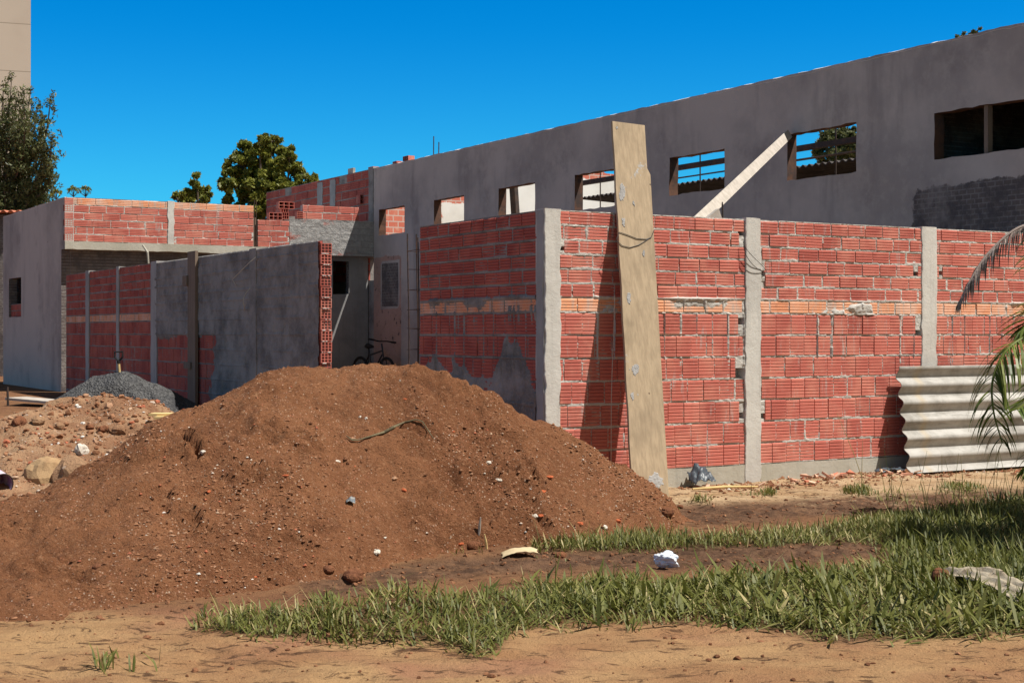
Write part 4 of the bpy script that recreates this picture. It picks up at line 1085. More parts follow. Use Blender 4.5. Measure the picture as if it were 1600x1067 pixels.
for k, (px, py) in enumerate(((176, 655), (162, 690), (185, 672), (140, 668), (60, 690), (30, 705), (92, 668))):
    p = at(px, py, 13.2); zz = zpile(H_rub, p[0], p[1])
    lump((p[0], p[1], zz+.02), .04+.012*(k % 3), MATS['clod_brown' if k % 2 else 'rubble'], 'clod', 'brown clod lying among the broken stones of the lighter rubble heap', 'clod', (1.2, .9, .8), 310+k, .4, grp='clods on the rubble heap')
# broken tile litter at the wall foot
mat('shard', lambda t, b: (t.mix(t.attr(), (.52, .19, .12), (.62, .46, .33)), t.bump(t.noise(40, 5, .7), .5, .005)), .95, .1)
shard_src = []
rg = np.random.default_rng(8)
for k in range(6):
    mb = MB(); n = rg.integers(4, 7); a0 = np.sort(rg.uniform(0, 6.28, n)); r = rg.uniform(.025, .06, n)
    pts = [(r[i]*math.cos(a0[i])*1.5, r[i]*math.sin(a0[i])*.8, 0) for i in range(n)]
    mb.prism(pts, (.003, 0, rg.uniform(.010, .022)), 0, rg.uniform(0, 1))
    shard_src.append(mb.build('brick_shard', MATS['shard']))
for k in range(64):
    o = shard_src[k] if k < 6 else shard_src[k % 6].copy()
    if k >= 6: COL.objects.link(o)
    u_ = rg.uniform(0, 1)
    t = front.t(1200)+(front.t(1400)-front.t(1200))*u_ if k < 42 else rg.uniform(front.t(1050), front.t(1590))
    e = .08+abs(rg.normal(.16, .18)); x_, y_ = front.xy(t, e)
    o.location = (x_, y_, ground_z(x_, y_)+.012+rg.uniform(0, .02)); o.rotation_euler = (rg.normal(0, .28), rg.normal(0, .28), rg.uniform(0, 6.28)); s = rg.uniform(.6, 1.35); o.scale = (s, s, s)
    tag(o, 'flat broken shard of red brick in the litter along the sunny wall foot', 'brick shard', 'brick shards along the wall foot')
# ================================================================== boards
def frame_slab(mb, P0, ax, wd, th, outline, mat=0):
    """outline in (along, across) metres"""
    A = [tuple(np.array(P0)+np.array(ax)*a+np.array(wd)*w) for a, w in outline]
    mb.prism(A, np.array(th), mat)
unit = lambda v: np.array(v)/np.linalg.norm(v)
tb0 = front.t(986, .55); tb1_ = front.t(1042, .55)
Pb = np.array(front.P(tb0, .005, .55)); Pr = np.array(front.P(tb1_, .0, .55))
tw0 = front.t(962, .03)
Pt = np.array(front.P(tw0, TOPZ+.03, .03))
ax = unit(Pt-Pb); wd = unit(Pr-Pb-ax*np.dot(Pr-Pb, ax)); nr = unit(np.cross(wd, ax))
if np.dot(nr, (*front.n, 0)) < 0: nr = -nr
Wd = np.linalg.norm(Pr-Pb); 
kz = (3.53-Pb[2])/ax[2]
stp = (1.5+ (520-265)/2330*14.2 - Pb[2])/ax[2]
lb = thing('board', 'tall plywood-like board with cement splashes leaning steeply against the sunny brick wall, rising above it', 'board', tuple(Pb))
mb = MB(); n = 22
left = [(kz*i/n, .004*math.sin(i*1.7)) for i in range(n+1)]
frame_slab(mb, Pb, ax, wd, nr*.028, left+[(kz+.012, Wd*.93), (stp+.06, Wd*.93), (stp, Wd+.005), (0.0, Wd)])
mb.build('panel', MATS['board_wood'], lb)
mb = MB(); frame_slab(mb, Pb+nr*-.012, ax, wd, nr*.0115, [(0.01, Wd-.004), (stp-.02, Wd-.004), (stp-.06, Wd+.022), (0.02, Wd+.022)])
mb.build('edge_strip', MATS['yellow_wood'], lb)
def splash(px, py, w, h, seed):
    q = np.array(on_board(px, py, .028)); mb = MB(); T, S = np.meshgrid(np.linspace(-.5, .5, 30), np.linspace(-.5, .5, 30))
    r = np.hypot(T, S)*2+.55*fbm(T*4+seed, S*4, seed); hh = .004-.012*sstep(.55, .8, r)+.004*fbm(T*14, S*14, seed+2)
    P = q[None]+(T.ravel()*h)[:, None]*ax+(S.ravel()*w)[:, None]*wd+hh.ravel()[:, None]*nr
    i = np.arange(T.size).reshape(T.shape); mb.arr(P, np.stack([i[:-1, :-1].ravel(), i[:-1, 1:].ravel(), i[1:, 1:].ravel(), i[1:, :-1].ravel()], 1))
    mb.build('cement_splash', MATS['concrete_grey'], lb)
def on_board(px, py, lift=.034):
    o = np.array((0, 0, EYE)); d = np.array(((px-HX)/F, 1, -(py-HY)/F)); q = Pb+nr*lift
    s = np.dot(q-o, nr)/np.dot(d, nr); return tuple(o+d*s)
for pts in ([(963, 374), (968, 363), (980, 367), (995, 373), (1010, 374), (1018, 371)], [(963, 376), (972, 384), (984, 387), (998, 383), (1008, 377), (1018, 370), (1022, 360)]):
    mb = MB(); mb.tube([on_board(*p) for p in pts], .0035, 5); mb.build('tie_wire', MATS['wire_dark'], lb)
mb = MB(); t0 = front.t(967, .2)
mb.tube([front.P(t0+.004*math.sin(z*5)-.13*(1-z/1.9)*.55, z, .16-.03*math.sin(z)) for z in np.linspace(.25, 1.85, 16)], .004, 5)
tag(mb.build('string', MATS['wire_pale'], None, front.P(t0, .3, .15)), 'thin pale string hanging in the dark gap behind the tall leaning board', 'string')

for a_ in ((972, 301, .11, .26, 1), (974, 346, .07, .13, 2), (990, 318, .05, .07, 3), (982, 466, .10, .16, 4), (992, 578, .13, .17, 5), (988, 618, .05, .12, 6), (964, 200, .04, .05, 7), (1006, 396, .05, .1, 8), (1024, 752, .24, .2, 9)): splash(*a_)
# plank bridging from the yard wall to the shed wall
Ya = 15.25
A0 = np.array(at(1088+13, 336, Ya)); 
tq_, zq_ = plas.pz(1237, 208); B0 = np.array(plas.P(tq_, zq_, .02))
ax2 = unit(B0-A0); wv = unit(np.cross(ax2, (0, 0, 1)))
ws = unit(np.cross(ax2, unit(np.array((0, -1., 0)))))
nn2 = unit(np.cross(ax2, wv)); 
tilt = .95; wd2 = unit(wv*math.cos(tilt)+nn2*math.sin(tilt)); th2 = unit(np.cross(ax2, wd2))
lp = thing('plank', 'long pale plank sloping up from the yard wall head to a shed window', 'plank', tuple(A0))
mb = MB(); L2 = np.linalg.norm(B0-A0)
frame_slab(mb, A0-ax2*.35, ax2, wd2, th2*.025, [(0, -.06), (L2+.35, -.06), (L2+.27, .06), (0, .06)])
mb.build('panel', MATS['plank_wood'], lp)
mb = MB(); tk = front.t(1114, -.1); mb.prism([front.P(tk-.09, TOPZ+.0, -.08), front.P(tk+.10, TOPZ+.0, -.08), front.P(tk+.06, TOPZ+.10, -.08), front.P(tk-.0, TOPZ+.06, -.08)], (front.n[0]*-.05, front.n[1]*-.05, 0))
tag(mb.build('wooden_wedge', MATS['plank_wood'], None, front.P(tk, TOPZ, -.1)), 'small wooden wedge under the foot of the sloping plank on the wall head', 'wedge')
mb = MB(); tk = front.t(1129, -.08); mb.tube([front.P(tk, TOPZ-.02, -.08), front.P(tk+.003, TOPZ+.13, -.085), front.P(tk, TOPZ+.17, -.085)], [.011, .010, .006], 6)
tag(mb.build('steel_peg', MATS['dark_steel'], None, front.P(tk, TOPZ, -.08)), 'short dark steel peg upright on the wall head right of the wedge', 'peg')

# ------------------------------------------------------------------ corrugated sheet
c0 = front.t(1421, .34); cl = 2.15
top_e = .07; bz = .015; tz = 1.5-(573-520)/2330*(front.P(front.t(1402), 0)[1])
slope_dt = front.t(1402, top_e)-c0
def sheet_mesh():
    mb = MB(); nu, nv = 74, 30; Hh = math.hypot(tz-bz, .34-top_e)
    n_e, n_z = (tz-bz)/Hh, (.34-top_e)/Hh
    def grid(o):
        P = []
        for i in range(nu+1):
            s = i/nu; w = .034*math.cos(2*math.pi*6.0*s+.4)
            if s > .965: w = w*(1-(s-.965)/.035*.4)+.012*(s-.965)/.035
            for j in range(nv+1):
                r = j/nv; e = .34+(top_e-.34)*s; z = bz+(tz-bz)*s; w2 = .010*float(fbm(s*2.2+3, r*2.6, 91, 3)); e += w2
                P.append(front.P(c0+slope_dt*s+cl*r*(1-.0*s), z+(w+o)*n_z-.07*s*0, e+(w+o)*n_e))
        return np.array(P)
    i = np.arange((nu+1)*(nv+1)).reshape(nu+1, nv+1); N = i.size
    f1 = np.stack([i[:-1, :-1].ravel(), i[:-1, 1:].ravel(), i[1:, 1:].ravel(), i[1:, :-1].ravel()], 1)
    rim = []
    bd = [i[0, :], i[-1, :], i[:, 0], i[:, -1]]
    for b in bd:
        for a, c in zip(b[:-1], b[1:]): rim.append((a, c, c+N, a+N))
    tn = np.zeros((nu+1, nv+1)); xs_ = np.linspace(0, cl, nv+1)
    tn += sstep(.05, .015, np.abs(xs_-.27))[None, :]*(.5+.5*fbm(np.linspace(0, 9, nu+1)[:, None], xs_[None, :]*20, 9))
    mb.arr(np.concatenate([grid(.004), grid(-.004)]), np.concatenate([f1, f1+N, np.array(rim)]), 0, np.concatenate([tn.ravel(), tn.ravel()]))
    return mb
o = sheet_mesh().build('corrugated_sheet', MATS['fibre_cement'], None, front.P(c0+cl/2, 0, .25), smooth=True)
tag(o, 'weathered grey corrugated fibre-cement sheet leaning on its side against the brick wall', 'roof sheet')
m_ = o.modifiers.new('e', 'EDGE_SPLIT'); m_.split_angle = 1.0

# ------------------------------------------------------------------ small site things
p0 = np.array(at(8, 634)); p1 = np.array(at(86, 637))
pk = thing('plank', 'pale plank lying on the ground at the far left behind the rubble', 'plank', tuple(p0))
d_ = unit(p1-p0); w_ = unit(np.cross((0, 0, 1), d_))
mb = MB(); frame_slab(mb, p0+np.array((0, 0, .10)), p1-p0+np.array((.05, 0, -.05)), w_*.5, (0, 0, .04), [(0, 0), (1, 0), (1.02, 1), (.03, 1)]); mb.build('panel', MATS['plank_wood'], pk)
mb = MB(); mb.tube([p0+np.array((.06, -.03, -.05)), p0+np.array((.05, -.03, .32))], .02, 6); tag(mb.build('stake', MATS['dark_steel'], None, tuple(p0)), 'short dark stake upright at the left end of the pale plank on the ground', 'stake')
for k, (px0, px1, py, lab) in enumerate(((232, 269, 650, 'yellow board, upper of the two lying between rubble and gravel'), (240, 269, 655, 'yellow board, lower of the two lying between rubble and gravel'))):
    a = np.array(at(px0, py, 13.35-.12*k)); b = np.array(at(px1, py, 13.35-.12*k)); mb = MB()
    frame_slab(mb, a, b-a, np.array((0, .2, .0)), (0, 0, .022), [(0, 0), (1, 0), (1, 1), (.03, 1)])
    tag(mb.build('board', MATS['yellow_wood'], None, tuple(a)), lab, 'board')
# block under them (rubble edge)
sp_ = np.array(at(187, 584, 20.95)); st = np.array(at(184.5, 556, 20.95))
svl = thing('spade', 'spade with dark D-shaped grip stuck upright in the top of the gravel heap', 'spade', tuple(sp_))
mb = MB(); mb.tube([sp_+np.array((0, 0, -.25)), sp_, sp_*.35+st*.65], .018, 8); mb.build('shaft', MATS['yellow_wood'], svl)
mb = MB(); q = sp_*.42+st*.58
mb.tube([q, q+(st-q)*.35], .024, 8)
mb.tube([q+(st-q)*.3, q+np.array((-.055, 0, .09)), q+np.array((-.06, 0, .16)), q+np.array((.055, 0, .165)), q+np.array((.055, 0, .09)), q+(st-q)*.3], .014, 6)
mb.build('grip', MATS['black_rubber'], svl)
mb = MB(); mb.prism([sp_+np.array(v) for v in ((-.10, 0, -.2), (.10, 0, -.2), (.09, 0, -.42), (0, 0, -.48), (-.09, 0, -.42))], (0, .006, 0)); mb.build('blade', MATS['dark_steel'], svl)

# bicycle against the shed wall
bt = plas.t(611); be = .42; bx, by = plas.xy(bt, be)
bz0 = float(gz(bx, by))
bk = thing('bicycle', 'dark bicycle standing in shade against the peeling pink wall behind the earth heap', 'bicycle', (bx, by, bz0))
bd = unit(np.array((.60, -.80, 0)))
bp = lambda a, h, s=0: np.array((bx, by, bz0))+bd*a+np.array((0, 0, h))+np.cross(bd, (0, 0, 1))*s
for a in (-.53, .53):
    w = thing('wheel', None, None, tuple(bp(a, .33))); w.parent = bk; w.location = tuple(bp(a, .33)-np.array(bk.location))
    def ring(r, rr, nm, m):
        P = []; n, k = 40, 8
        for i in range(n):
            u = 2*math.pi*i/n
            for j in range(k):
                v = 2*math.pi*j/k; q = r+rr*math.cos(v)
                P.append(np.array((0, 0, 0))+bd*q*math.cos(u)+np.array((0, 0, q*math.sin(u)))+np.cross(bd, (0, 0, 1))*rr*math.sin(v))
        fs = [(i*k+j, i*k+(j+1) % k, ((i+1) % n)*k+(j+1) % k, ((i+1) % n)*k+j) for i in range(n) for j in range(k)]
        m_ = MB(); m_.arr(P, fs); return m_
    def put(m_, nm, mm):
        o = m_.build(nm, mm); o.location = (0, 0, 0); o.parent = w; return o
    put(ring(.32, .026, '', None), 'tyre', MATS['black_rubber']); put(ring(.29, .012, '', None), 'rim', MATS['dark_steel'])
    ms = MB()
    for i in range(16):
        u = 2*math.pi*i/16; ms.tube([np.zeros(3), bd*.29*math.cos(u)+np.array((0, 0, .29*math.sin(u)))], .002, 4)
    put(ms, 'spokes', MATS['dark_steel'])
mb = MB()
for a, b in (((-.53, .33), (-.05, .29)), ((-.05, .29), (-.17, .80)), ((-.53, .33), (-.15, .72)), ((-.05, .29), (.37, .73)), ((-.15, .70), (.36, .80))): mb.tube([bp(*a), bp(*b)], .018, 6)
mb.build('frame', MATS['bike_paint'], bk)
mb = MB(); mb.tube([bp(.53, .33, .05), bp(.42, .62, .05)], .016, 6); mb.tube([bp(.53, .33, -.05), bp(.42, .62, -.05)], .016, 6); mb.tube([bp(.42, .60), bp(.34, .95)], .02, 6); mb.build('fork', MATS['bike_paint'], bk)
mb = MB(); mb.tube([bp(.36, .97, -.33), bp(.40, 1.0, -.1), bp(.40, 1.0, .1), bp(.36, 1.05, .33)], .016, 6); mb.tube([bp(.36, .97, -.34), bp(.38, .98, -.22)], .022, 6); mb.tube([bp(.36, 1.05, .34), bp(.38, 1.03, .22)], .022, 6); mb.build('handlebar', MATS['black_rubber'], bk)
mb = MB(); mb.tube([bp(-.32, .885), bp(-.22, .90), bp(-.08, .89), bp(.0, .88)], [.03, .06, .04, .02], 8); mb.tube([bp(-.17, .78), bp(-.19, .88)], .014, 6); mb.build('saddle', MATS['black_rubber'], bk)

# paint tin at the left edge
pc = np.array(on_rub(-7, 764))+np.array((0, .02, .065)); da = unit(np.array((.62, -.72, -.18)))
tin = thing('paint_tin', 'open paint tin lying on its side at the left edge of the rubble heap', 'paint tin', tuple(pc))
mat('tin_label', lambda t, b: t.mix(t.ramp(t.noise(9, 5, .7), .45, .55), (.34, .20, .38), (.62, .52, .58)), .6, .4)
mb = MB(); n = 28; u1 = unit(np.cross(da, (0, 0, 1))); u2 = np.cross(da, u1); P = []
for (a, r) in ((-.12, .086), (.12, .086), (.12, .08), (-.11, .08)):
    for i in range(n): w = 2*math.pi*i/n; P.append(pc+da*a+u1*r*math.cos(w)+u2*r*math.sin(w))
fs = [(k*n+i, k*n+(i+1) % n, (k+1)*n+(i+1) % n, (k+1)*n+i) for k in range(3) for i in range(n)]
mb.add([tuple(p) for p in P], fs+[tuple(range(n)), tuple(range(3*n, 4*n))]); mb.build('can', MATS['tin_label'], tin)
mb = MB(); mb.tube([pc+da*.122+(u1*math.cos(w)+u2*math.sin(w)  )*.086 for w in np.linspace(0, 2*math.pi, 29)], .005, 6); mb.build('rim', MATS['dark_steel'], tin)

def crumple(name, P, nx, ny, sx, sy, amp, seed, m, lab, cat, ang=0, arch=0., thick=.003, tilt=(0, 0), fold=1.):
    T, S = np.meshgrid(np.linspace(-.5, .5, nx), np.linspace(-.5, .5, ny))
    x = T*sx*(1+.12*fbm(S*4, S*0+seed, seed)); y = S*sy*(1+.15*fbm(T*4, T*0+seed, seed+2))
    z = amp*(fbm(T*3*fold, S*3*fold, seed+4)+.5*fbm(T*8*fold, S*8*fold, seed+5))+arch*(1-4*T*T)+tilt[0]*x+tilt[1]*y
    c, s = math.cos(ang), math.sin(ang); pts = np.stack([(x*c-y*s).ravel(), (x*s+y*c).ravel(), z.ravel()], 1)+np.array(P)
    i = np.arange(T.size).reshape(T.shape); N = T.size
    f1 = np.stack([i[:-1, :-1].ravel(), i[:-1, 1:].ravel(), i[1:, 1:].ravel(), i[1:, :-1].ravel()], 1)
    rim = [(a, c_, c_+N, a+N) for b in (i[0, :], i[-1, :], i[:, 0], i[:, -1]) for a, c_ in zip(b[:-1], b[1:])]
    mb = MB(); mb.arr(np.concatenate([pts, pts-np.array((0, 0, thick))]), np.concatenate([f1, f1+N, np.array(rim)]))
    return tag(mb.build(name, m, None, tuple(P), smooth=True), lab, cat)
mat('cream_scrap', lambda t, b: t.mix(t.ramp(t.noise(9, 5, .7), .4, .7), (.55, .44, .27), (.40, .30, .17)), .8)
mat('white_plastic', lambda t, b: (t.mix(t.ramp(t.noise(14, 4, .7), .5, .7), (.78, .82, .88), (.55, .66, .80)), t.bump(t.noise(40, 5, .8), .8, .01)), .4, .5)
mat('sack_pale', lambda t, b: (t.mix(t.ramp(t.noise(8, 6, .75), .45, .68), (.40, .34, .25), (.20, .145, .09)), t.bump(t.noise(60, 5, .8), .7, .006)), .8)
mat('dark_plastic', lambda t, b: (.045, .06, .075), .45, .5)
p = at(812, 871); crumple('card_scrap', (p[0], p[1], p[2]+.03), 30, 14, .24, .12, .008, 3, MATS['cream_scrap'], 'curled cream scrap of card lying in the muddy rut beside the grass', 'card scrap', .08, .025, tilt=(.10, .12))
p = at(1041, 884); lump((p[0], p[1], p[2]+.038), .075, MATS['white_plastic'], 'plastic_bag', 'crumpled white plastic bag lying at the edge of the grass', 'plastic bag', (1.15, .8, .66), 401, .62, sub=5)
a = np.array(at(1445, 915)); b = np.array(at(1606, 962)); c = (a+b)/2
ang = math.atan2(b[1]-a[1], b[0]-a[0])
crumple('torn_sack', tuple(c+np.array((.06, .05, .085))), 60, 16, np.linalg.norm(b-a)*.85, .14, .03, 7, MATS['sack_pale'], 'long torn pale sack half sunk in the grass at the right', 'sack', ang, .05, tilt=(0, .35), fold=1.6)
p = at(1468, 925); lump((p[0], p[1]-.02, p[2]+.10), .05, MATS['clod_brown'], 'clod', 'dark red-brown clod sitting on the torn sack in the grass', 'clod', (1.2, .9, .9), 412)
p = at(1080, 752); q = front.xy(front.t(1080), .16)
crumple('plastic_scrap', (q[0], q[1], .09), 18, 14, .22, .2, .06, 11, MATS['dark_plastic'], 'dark crumpled plastic scrap at the wall foot right of the leaning board', 'plastic scrap', .4, .05, tilt=(.2, .5), fold=1.5)
q = front.xy(front.t(1372), .22)
crumple('plastic_scrap', (q[0], q[1], .05), 26, 10, .42, .14, .03, 13, MATS['dark_plastic'], 'grey-green plastic scrap in the shard litter left of the corrugated sheet', 'plastic scrap', .5, .02, fold=1.4)
a = np.array(at(1082, 768)); b = np.array(at(1184, 764)); mb = MB(); mb.tube([a+(0, 0, .025), (a+b)/2+(0, 0, .035), b+(0, 0, .025)], [.012, .016, .009], 6)
tag(mb.build('stick', MATS['yellow_wood'], None, tuple(a)), 'straight pale stick lying along the wall foot beside the dark plastic scrap', 'stick')
mat('strap_grey', lambda t, b: t.mix(t.ramp(t.noise(30, 4), .4, .7), (.15, .125, .07), (.08, .065, .038)), .8)
pts = [(541, 685), (550, 692), (560, 692), (580, 686), (600, 680), (615, 672), (632, 664), (650, 660), (660, 663), (668, 675), (677, 689)]
P = [np.array(on_dirt(*q))+np.array((0, -.01, .022)) for q in pts]
mb = MB(); mb.tube(P, [.003, .008, .005, .006, .010, .011, .006, .004, .005, .004, .003], 6)
tag(mb.build('strap', MATS['strap_grey'], None, tuple(P[5])), 'twisted greenish-grey strip of strap lying across the upper middle of the brown heap', 'strap')
for (x0, y0, x1, y1, lab, m) in ((761, 858, 757, 838, 'pale wooden splinter standing in the foot of the heap', 'yellow_wood'), (748, 832, 751, 812, 'thin darker splinter stuck upright above the pale one at the heap foot', 'plank_wood')):
    a = np.array(on_dirt(x0, y0)); b = a+np.array(((x1-x0)/F*a[1], -.02, (y0-y1)/F*a[1]+.02)); mb = MB(); mb.tube([a-(0, 0, .02), (a+b)/2, b], [.009, .010, .004], 5)
    tag(mb.build('wood_splinter', MATS[m], None, tuple(a)), lab, 'splinter')
p = on_dirt(548, 786); crumple('blue_scrap', (p[0], p[1]-.01, p[2]+.02), 12, 10, .06, .04, .02, 17, mat('blue_scrap_m', lambda t, b: t.mix(t.ramp(t.noise(40, 3), .45, .6), (.12, .14, .16), (.27, .26, .24)), .6), 'small blue-grey plastic scrap on the front of the brown heap', 'plastic scrap', .2, .01, tilt=(0, .5))

# ================================================================== grass
def blades(n, xr, yr, dens, Lr, Wr, lean, seed, tone_shift=0.):
    rg = np.random.default_rng(seed)
    x = rg.uniform(*xr, n); y = rg.uniform(*yr, n); d = dens(x, y); k = rg.uniform(0, 1, n) < d
    x, y, d = x[k], y[k], d[k]; n = len(x); z = hgt(x, y)-.006
    L = rg.uniform(*Lr, n)*(.55+.45*np.clip(d*1.5, 0, 1))*(1+.35*fbm(x*1.6, y*1.6, seed)); W = rg.uniform(*Wr, n)
    a = rg.uniform(0, 2*math.pi, n)*.75+2.2*fbm(x*1.2, y*1.2, seed+3); le = np.clip(rg.normal(lean, .28, n)+.25*fbm(x*2, y*2, seed+5), .05, 1.5)
    cu = rg.uniform(.0, .9, n)
    dh = np.stack([np.cos(a), np.sin(a)], 1); sd = np.stack([-np.sin(a), np.cos(a)], 1)
    S = [0, .3, .62, .86]; Vt = []
    for s in S+[1.0]:
        h = np.sin(np.minimum(le, 1.3))*s+cu*.45*s*s; v = np.cos(np.minimum(le, 1.3))*s-cu*.42*s*s
        px_, py_, pz_ = x+dh[:, 0]*L*h, y+dh[:, 1]*L*h, z+L*np.maximum(v, .02)+.004
        if s < 1:
            w = W*.5*(.55+1.1*s*(1-s)*1.7+.15) * (1 if s < .8 else .55)
            for sg in (-1, 1): Vt.append(np.stack([px_+sg*sd[:, 0]*w, py_+sg*sd[:, 1]*w, pz_+(.25*w if sg > 0 else 0)], 1))
        else: Vt.append(np.stack([px_, py_, pz_], 1))
    Vt = np.stack(Vt, 1)                     # n,9,3
    q = np.array([(0, 1, 3, 2), (2, 3, 5, 4), (4, 5, 7, 6)]); t3 = np.array([(6, 7, 8)])
    off = (np.arange(n)*9)[:, None, None]
    tone = np.clip(rg.normal(.47, .24, n)+tone_shift+.25*fbm(x*.9, y*.9, seed+8), 0, 1)
    return Vt.reshape(-1, 3), (q[None]+off).reshape(-1, 4), (t3[None]+off).reshape(-1, 3), np.repeat(tone, 9)
def d1(x, y):
    px, py = proj(x, y, hgt(x, y)); n = 19*fbm(x*2.2, y*2.2, 141)+14*fbm(x*7, y*7, 142)
    d = sstep(-5, 9, py+n-pl(px, G1U))*sstep(14, -12, py+n*.8-pl(px, G1L))*(px > 296)
    return d*(.55+.45*sstep(-.3, .25, fbm(x*1.7, y*2.2, 143)+.5*fbm(x*5, y*6, 149)))
def d2(x, y):
    px, py = proj(x, y, hgt(x, y)); n = 8*fbm(x*2.2, y*2.2, 144)+6*fbm(x*8, y*8, 145)
    return sstep(-3, 5, py+n-pl(px, G2U))*sstep(3, -5, py+n-pl(px, G2L))*(px > 815)
def d3(x, y):                               # thin tufts on the sandy strip and in the ruts
    px, py = proj(x, y, hgt(x, y))
    c = sstep(.18, .5, fbm(x*2.6, y*3.2, 146, 3)+.22*sstep(1050, 1600, px))
    a = c*sstep(762, 775, py)*sstep(800, 786, py)*(px > 1050)
    b = .5*sstep(.34, .6, fbm(x*3.2, y*3.2, 147, 3))*sstep(805, 815, py)*sstep(900, 880, py)*(px > 560)*(px < 1500)
    return np.maximum(a, b)*(H_dirt(x, y) < .02)
def d4(x, y):                               # stray tufts in the foreground
    px, py = proj(x, y, hgt(x, y)); r = 0*px
    for (cx_, cy_, w, h) in ((165, 1048, 14, 10), (178, 1030, 8, 5), (205, 1050, 5, 5), (246, 1044, 6, 5), (150, 1042, 6, 6), (318, 968, 10, 6), (500, 1002, 5, 4), (555, 1024, 4, 6), (985, 985, 14, 6), (905, 1022, 5, 4), (510, 940, 26, 7), (1340, 768, 26, 9), (1200, 772, 20, 5), (1095, 785, 24, 6), (1500, 765, 40, 10), (1115, 983, 8, 5)):
        r = np.maximum(r, sstep(1.2, .2, np.hypot((px-cx_)/w, (py-cy_)/h)))
    return r
def d5(x, y):                               # lush corner; its darker tone paints in the palm's shade
    px, py = proj(x, y, hgt(x, y)); n = 14*fbm(x*1.5, y*1.5, 148)
    return sstep(1360, 1450, px+n*2)*sstep(786, 806, py+n-.08*(1600-px))*sstep(985, 950, py+n)
SETS = [blades(46000, (-1.9, 4.6), (6.6, 10.2), d1, (.055, .145), (.0045, .0095), .68, 501),
        blades(52000, (0.0, 5.2), (9.2, 14.2), d2, (.05, .14), (.004, .009), .5, 502, .05),
        blades(14000, (-.9, 5.2), (8.5, 15.4), d3, (.04, .13), (.004, .008), .45, 503, .1),
        blades(90000, (-2.6, 4.6), (6.3, 15.2), d4, (.05, .12), (.005, .010), .5, 504),
        blades(16000, (2.0, 5.2), (7.2, 14.0), d5, (.10, .24), (.006, .013), .5, 505, -.14),
        blades(6000, (-1.5, 4.6), (6.8, 9.2), lambda x, y: d1(x, y)*sstep(500, 1300, proj(x, y, 0*x)[0])*.75, (.14, .27), (.012, .021), .85, 506, -.05)]
SETS.append(blades(3500, (-1.9, 4.8), (6.6, 13.5), lambda x, y: np.maximum(d1(x, y), d2(x, y))*.55, (.16, .34), (.003, .006), .7, 507, .38))
def join_sets(S):
    Vs, Q, T3, tn, b = [], [], [], [], 0
    for v, q, t3, t in S: Vs.append(v); Q += (q+b).tolist(); T3 += (t3+b).tolist(); tn.append(t); b += len(v)
    return np.concatenate(Vs), Q+T3, np.concatenate(tn)
def f_grass(t, b):
    c = t.mix(t.attr(), (.058, .072, .011), (.215, .212, .05))
    c = t.mix(t.ramp(t.attr(), .74, .92), c, (.40, .33, .15))
    return c
def leafy(name, fn, tr=.35, rough=.55):
    m = mat(name, fn, rough, .35); nt = m.node_tree; bs = nt.nodes['Principled BSDF']; out = nt.nodes['Material Output']
    tl = nt.nodes.new('ShaderNodeBsdfTranslucent'); mx = nt.nodes.new('ShaderNodeMixShader'); mx.inputs[0].default_value = tr
    src = bs.inputs['Base Color'].links[0].from_socket; nt.links.new(src, tl.inputs[0])
    nt.links.new(bs.outputs[0], mx.inputs[1]); nt.links.new(tl.outputs[0], mx.inputs[2]); nt.links.new(mx.outputs[0], out.inputs[0]); return m
leafy('grass_blade', f_grass, .25)
Vv, Ff, tn = join_sets(SETS)
def raw(name, V_, F_, tn, m, base=None):
    me = bpy.data.meshes.new(name); base = np.array(V_.mean(0) if base is None else base)
    me.from_pydata((V_-base).tolist(), [], F_); a = me.attributes.new('tone', 'FLOAT', 'POINT'); a.data.foreach_set('value', tn.astype(np.float32))
    me.materials.append(m); o = bpy.data.objects.new(name, me); o.location = base; COL.objects.link(o); return o
tag(raw('grass', Vv, Ff, tn, MATS['grass_blade']), 'broad-bladed olive green grass in bands across the foreground', kind='stuff')
# tall thin seed stalks at the right
rg = np.random.default_rng(9); mb = MB()
for k in range(46):
    px = rg.uniform(1380, 1600); py = rg.uniform(760, 800) if k % 2 else rg.uniform(800, 860); a = np.array(at(px, py)); L = rg.uniform(.22, .5); w = rg.uniform(0, 6.28); l = rg.uniform(.1, .4)
    d = np.array((math.cos(w)*l, math.sin(w)*l, 1.))
    mb.tube([a, a+d*L*.5, a+d*L+np.array((0, 0, -.06*l))], [.0028, .0022, .0012], 4, tone=rg.uniform(.2, .8))
for (px, py, L, dx) in ((1355, 770, .75, -.38), (1346, 772, .5, .02)):
    a = np.array(at(px, py)); mb.tube([a, a+np.array((dx*.45, 0, .5))*L, a+np.array((dx, 0, 1))*L], [.0035, .003, .0015], 4, tone=.9)
tag(mb.build('grass_stalks', MATS['grass_blade'], None, tuple(at(1500, 790))), 'thin tall grass stalks rising at the right in front of the wall', kind='stuff')

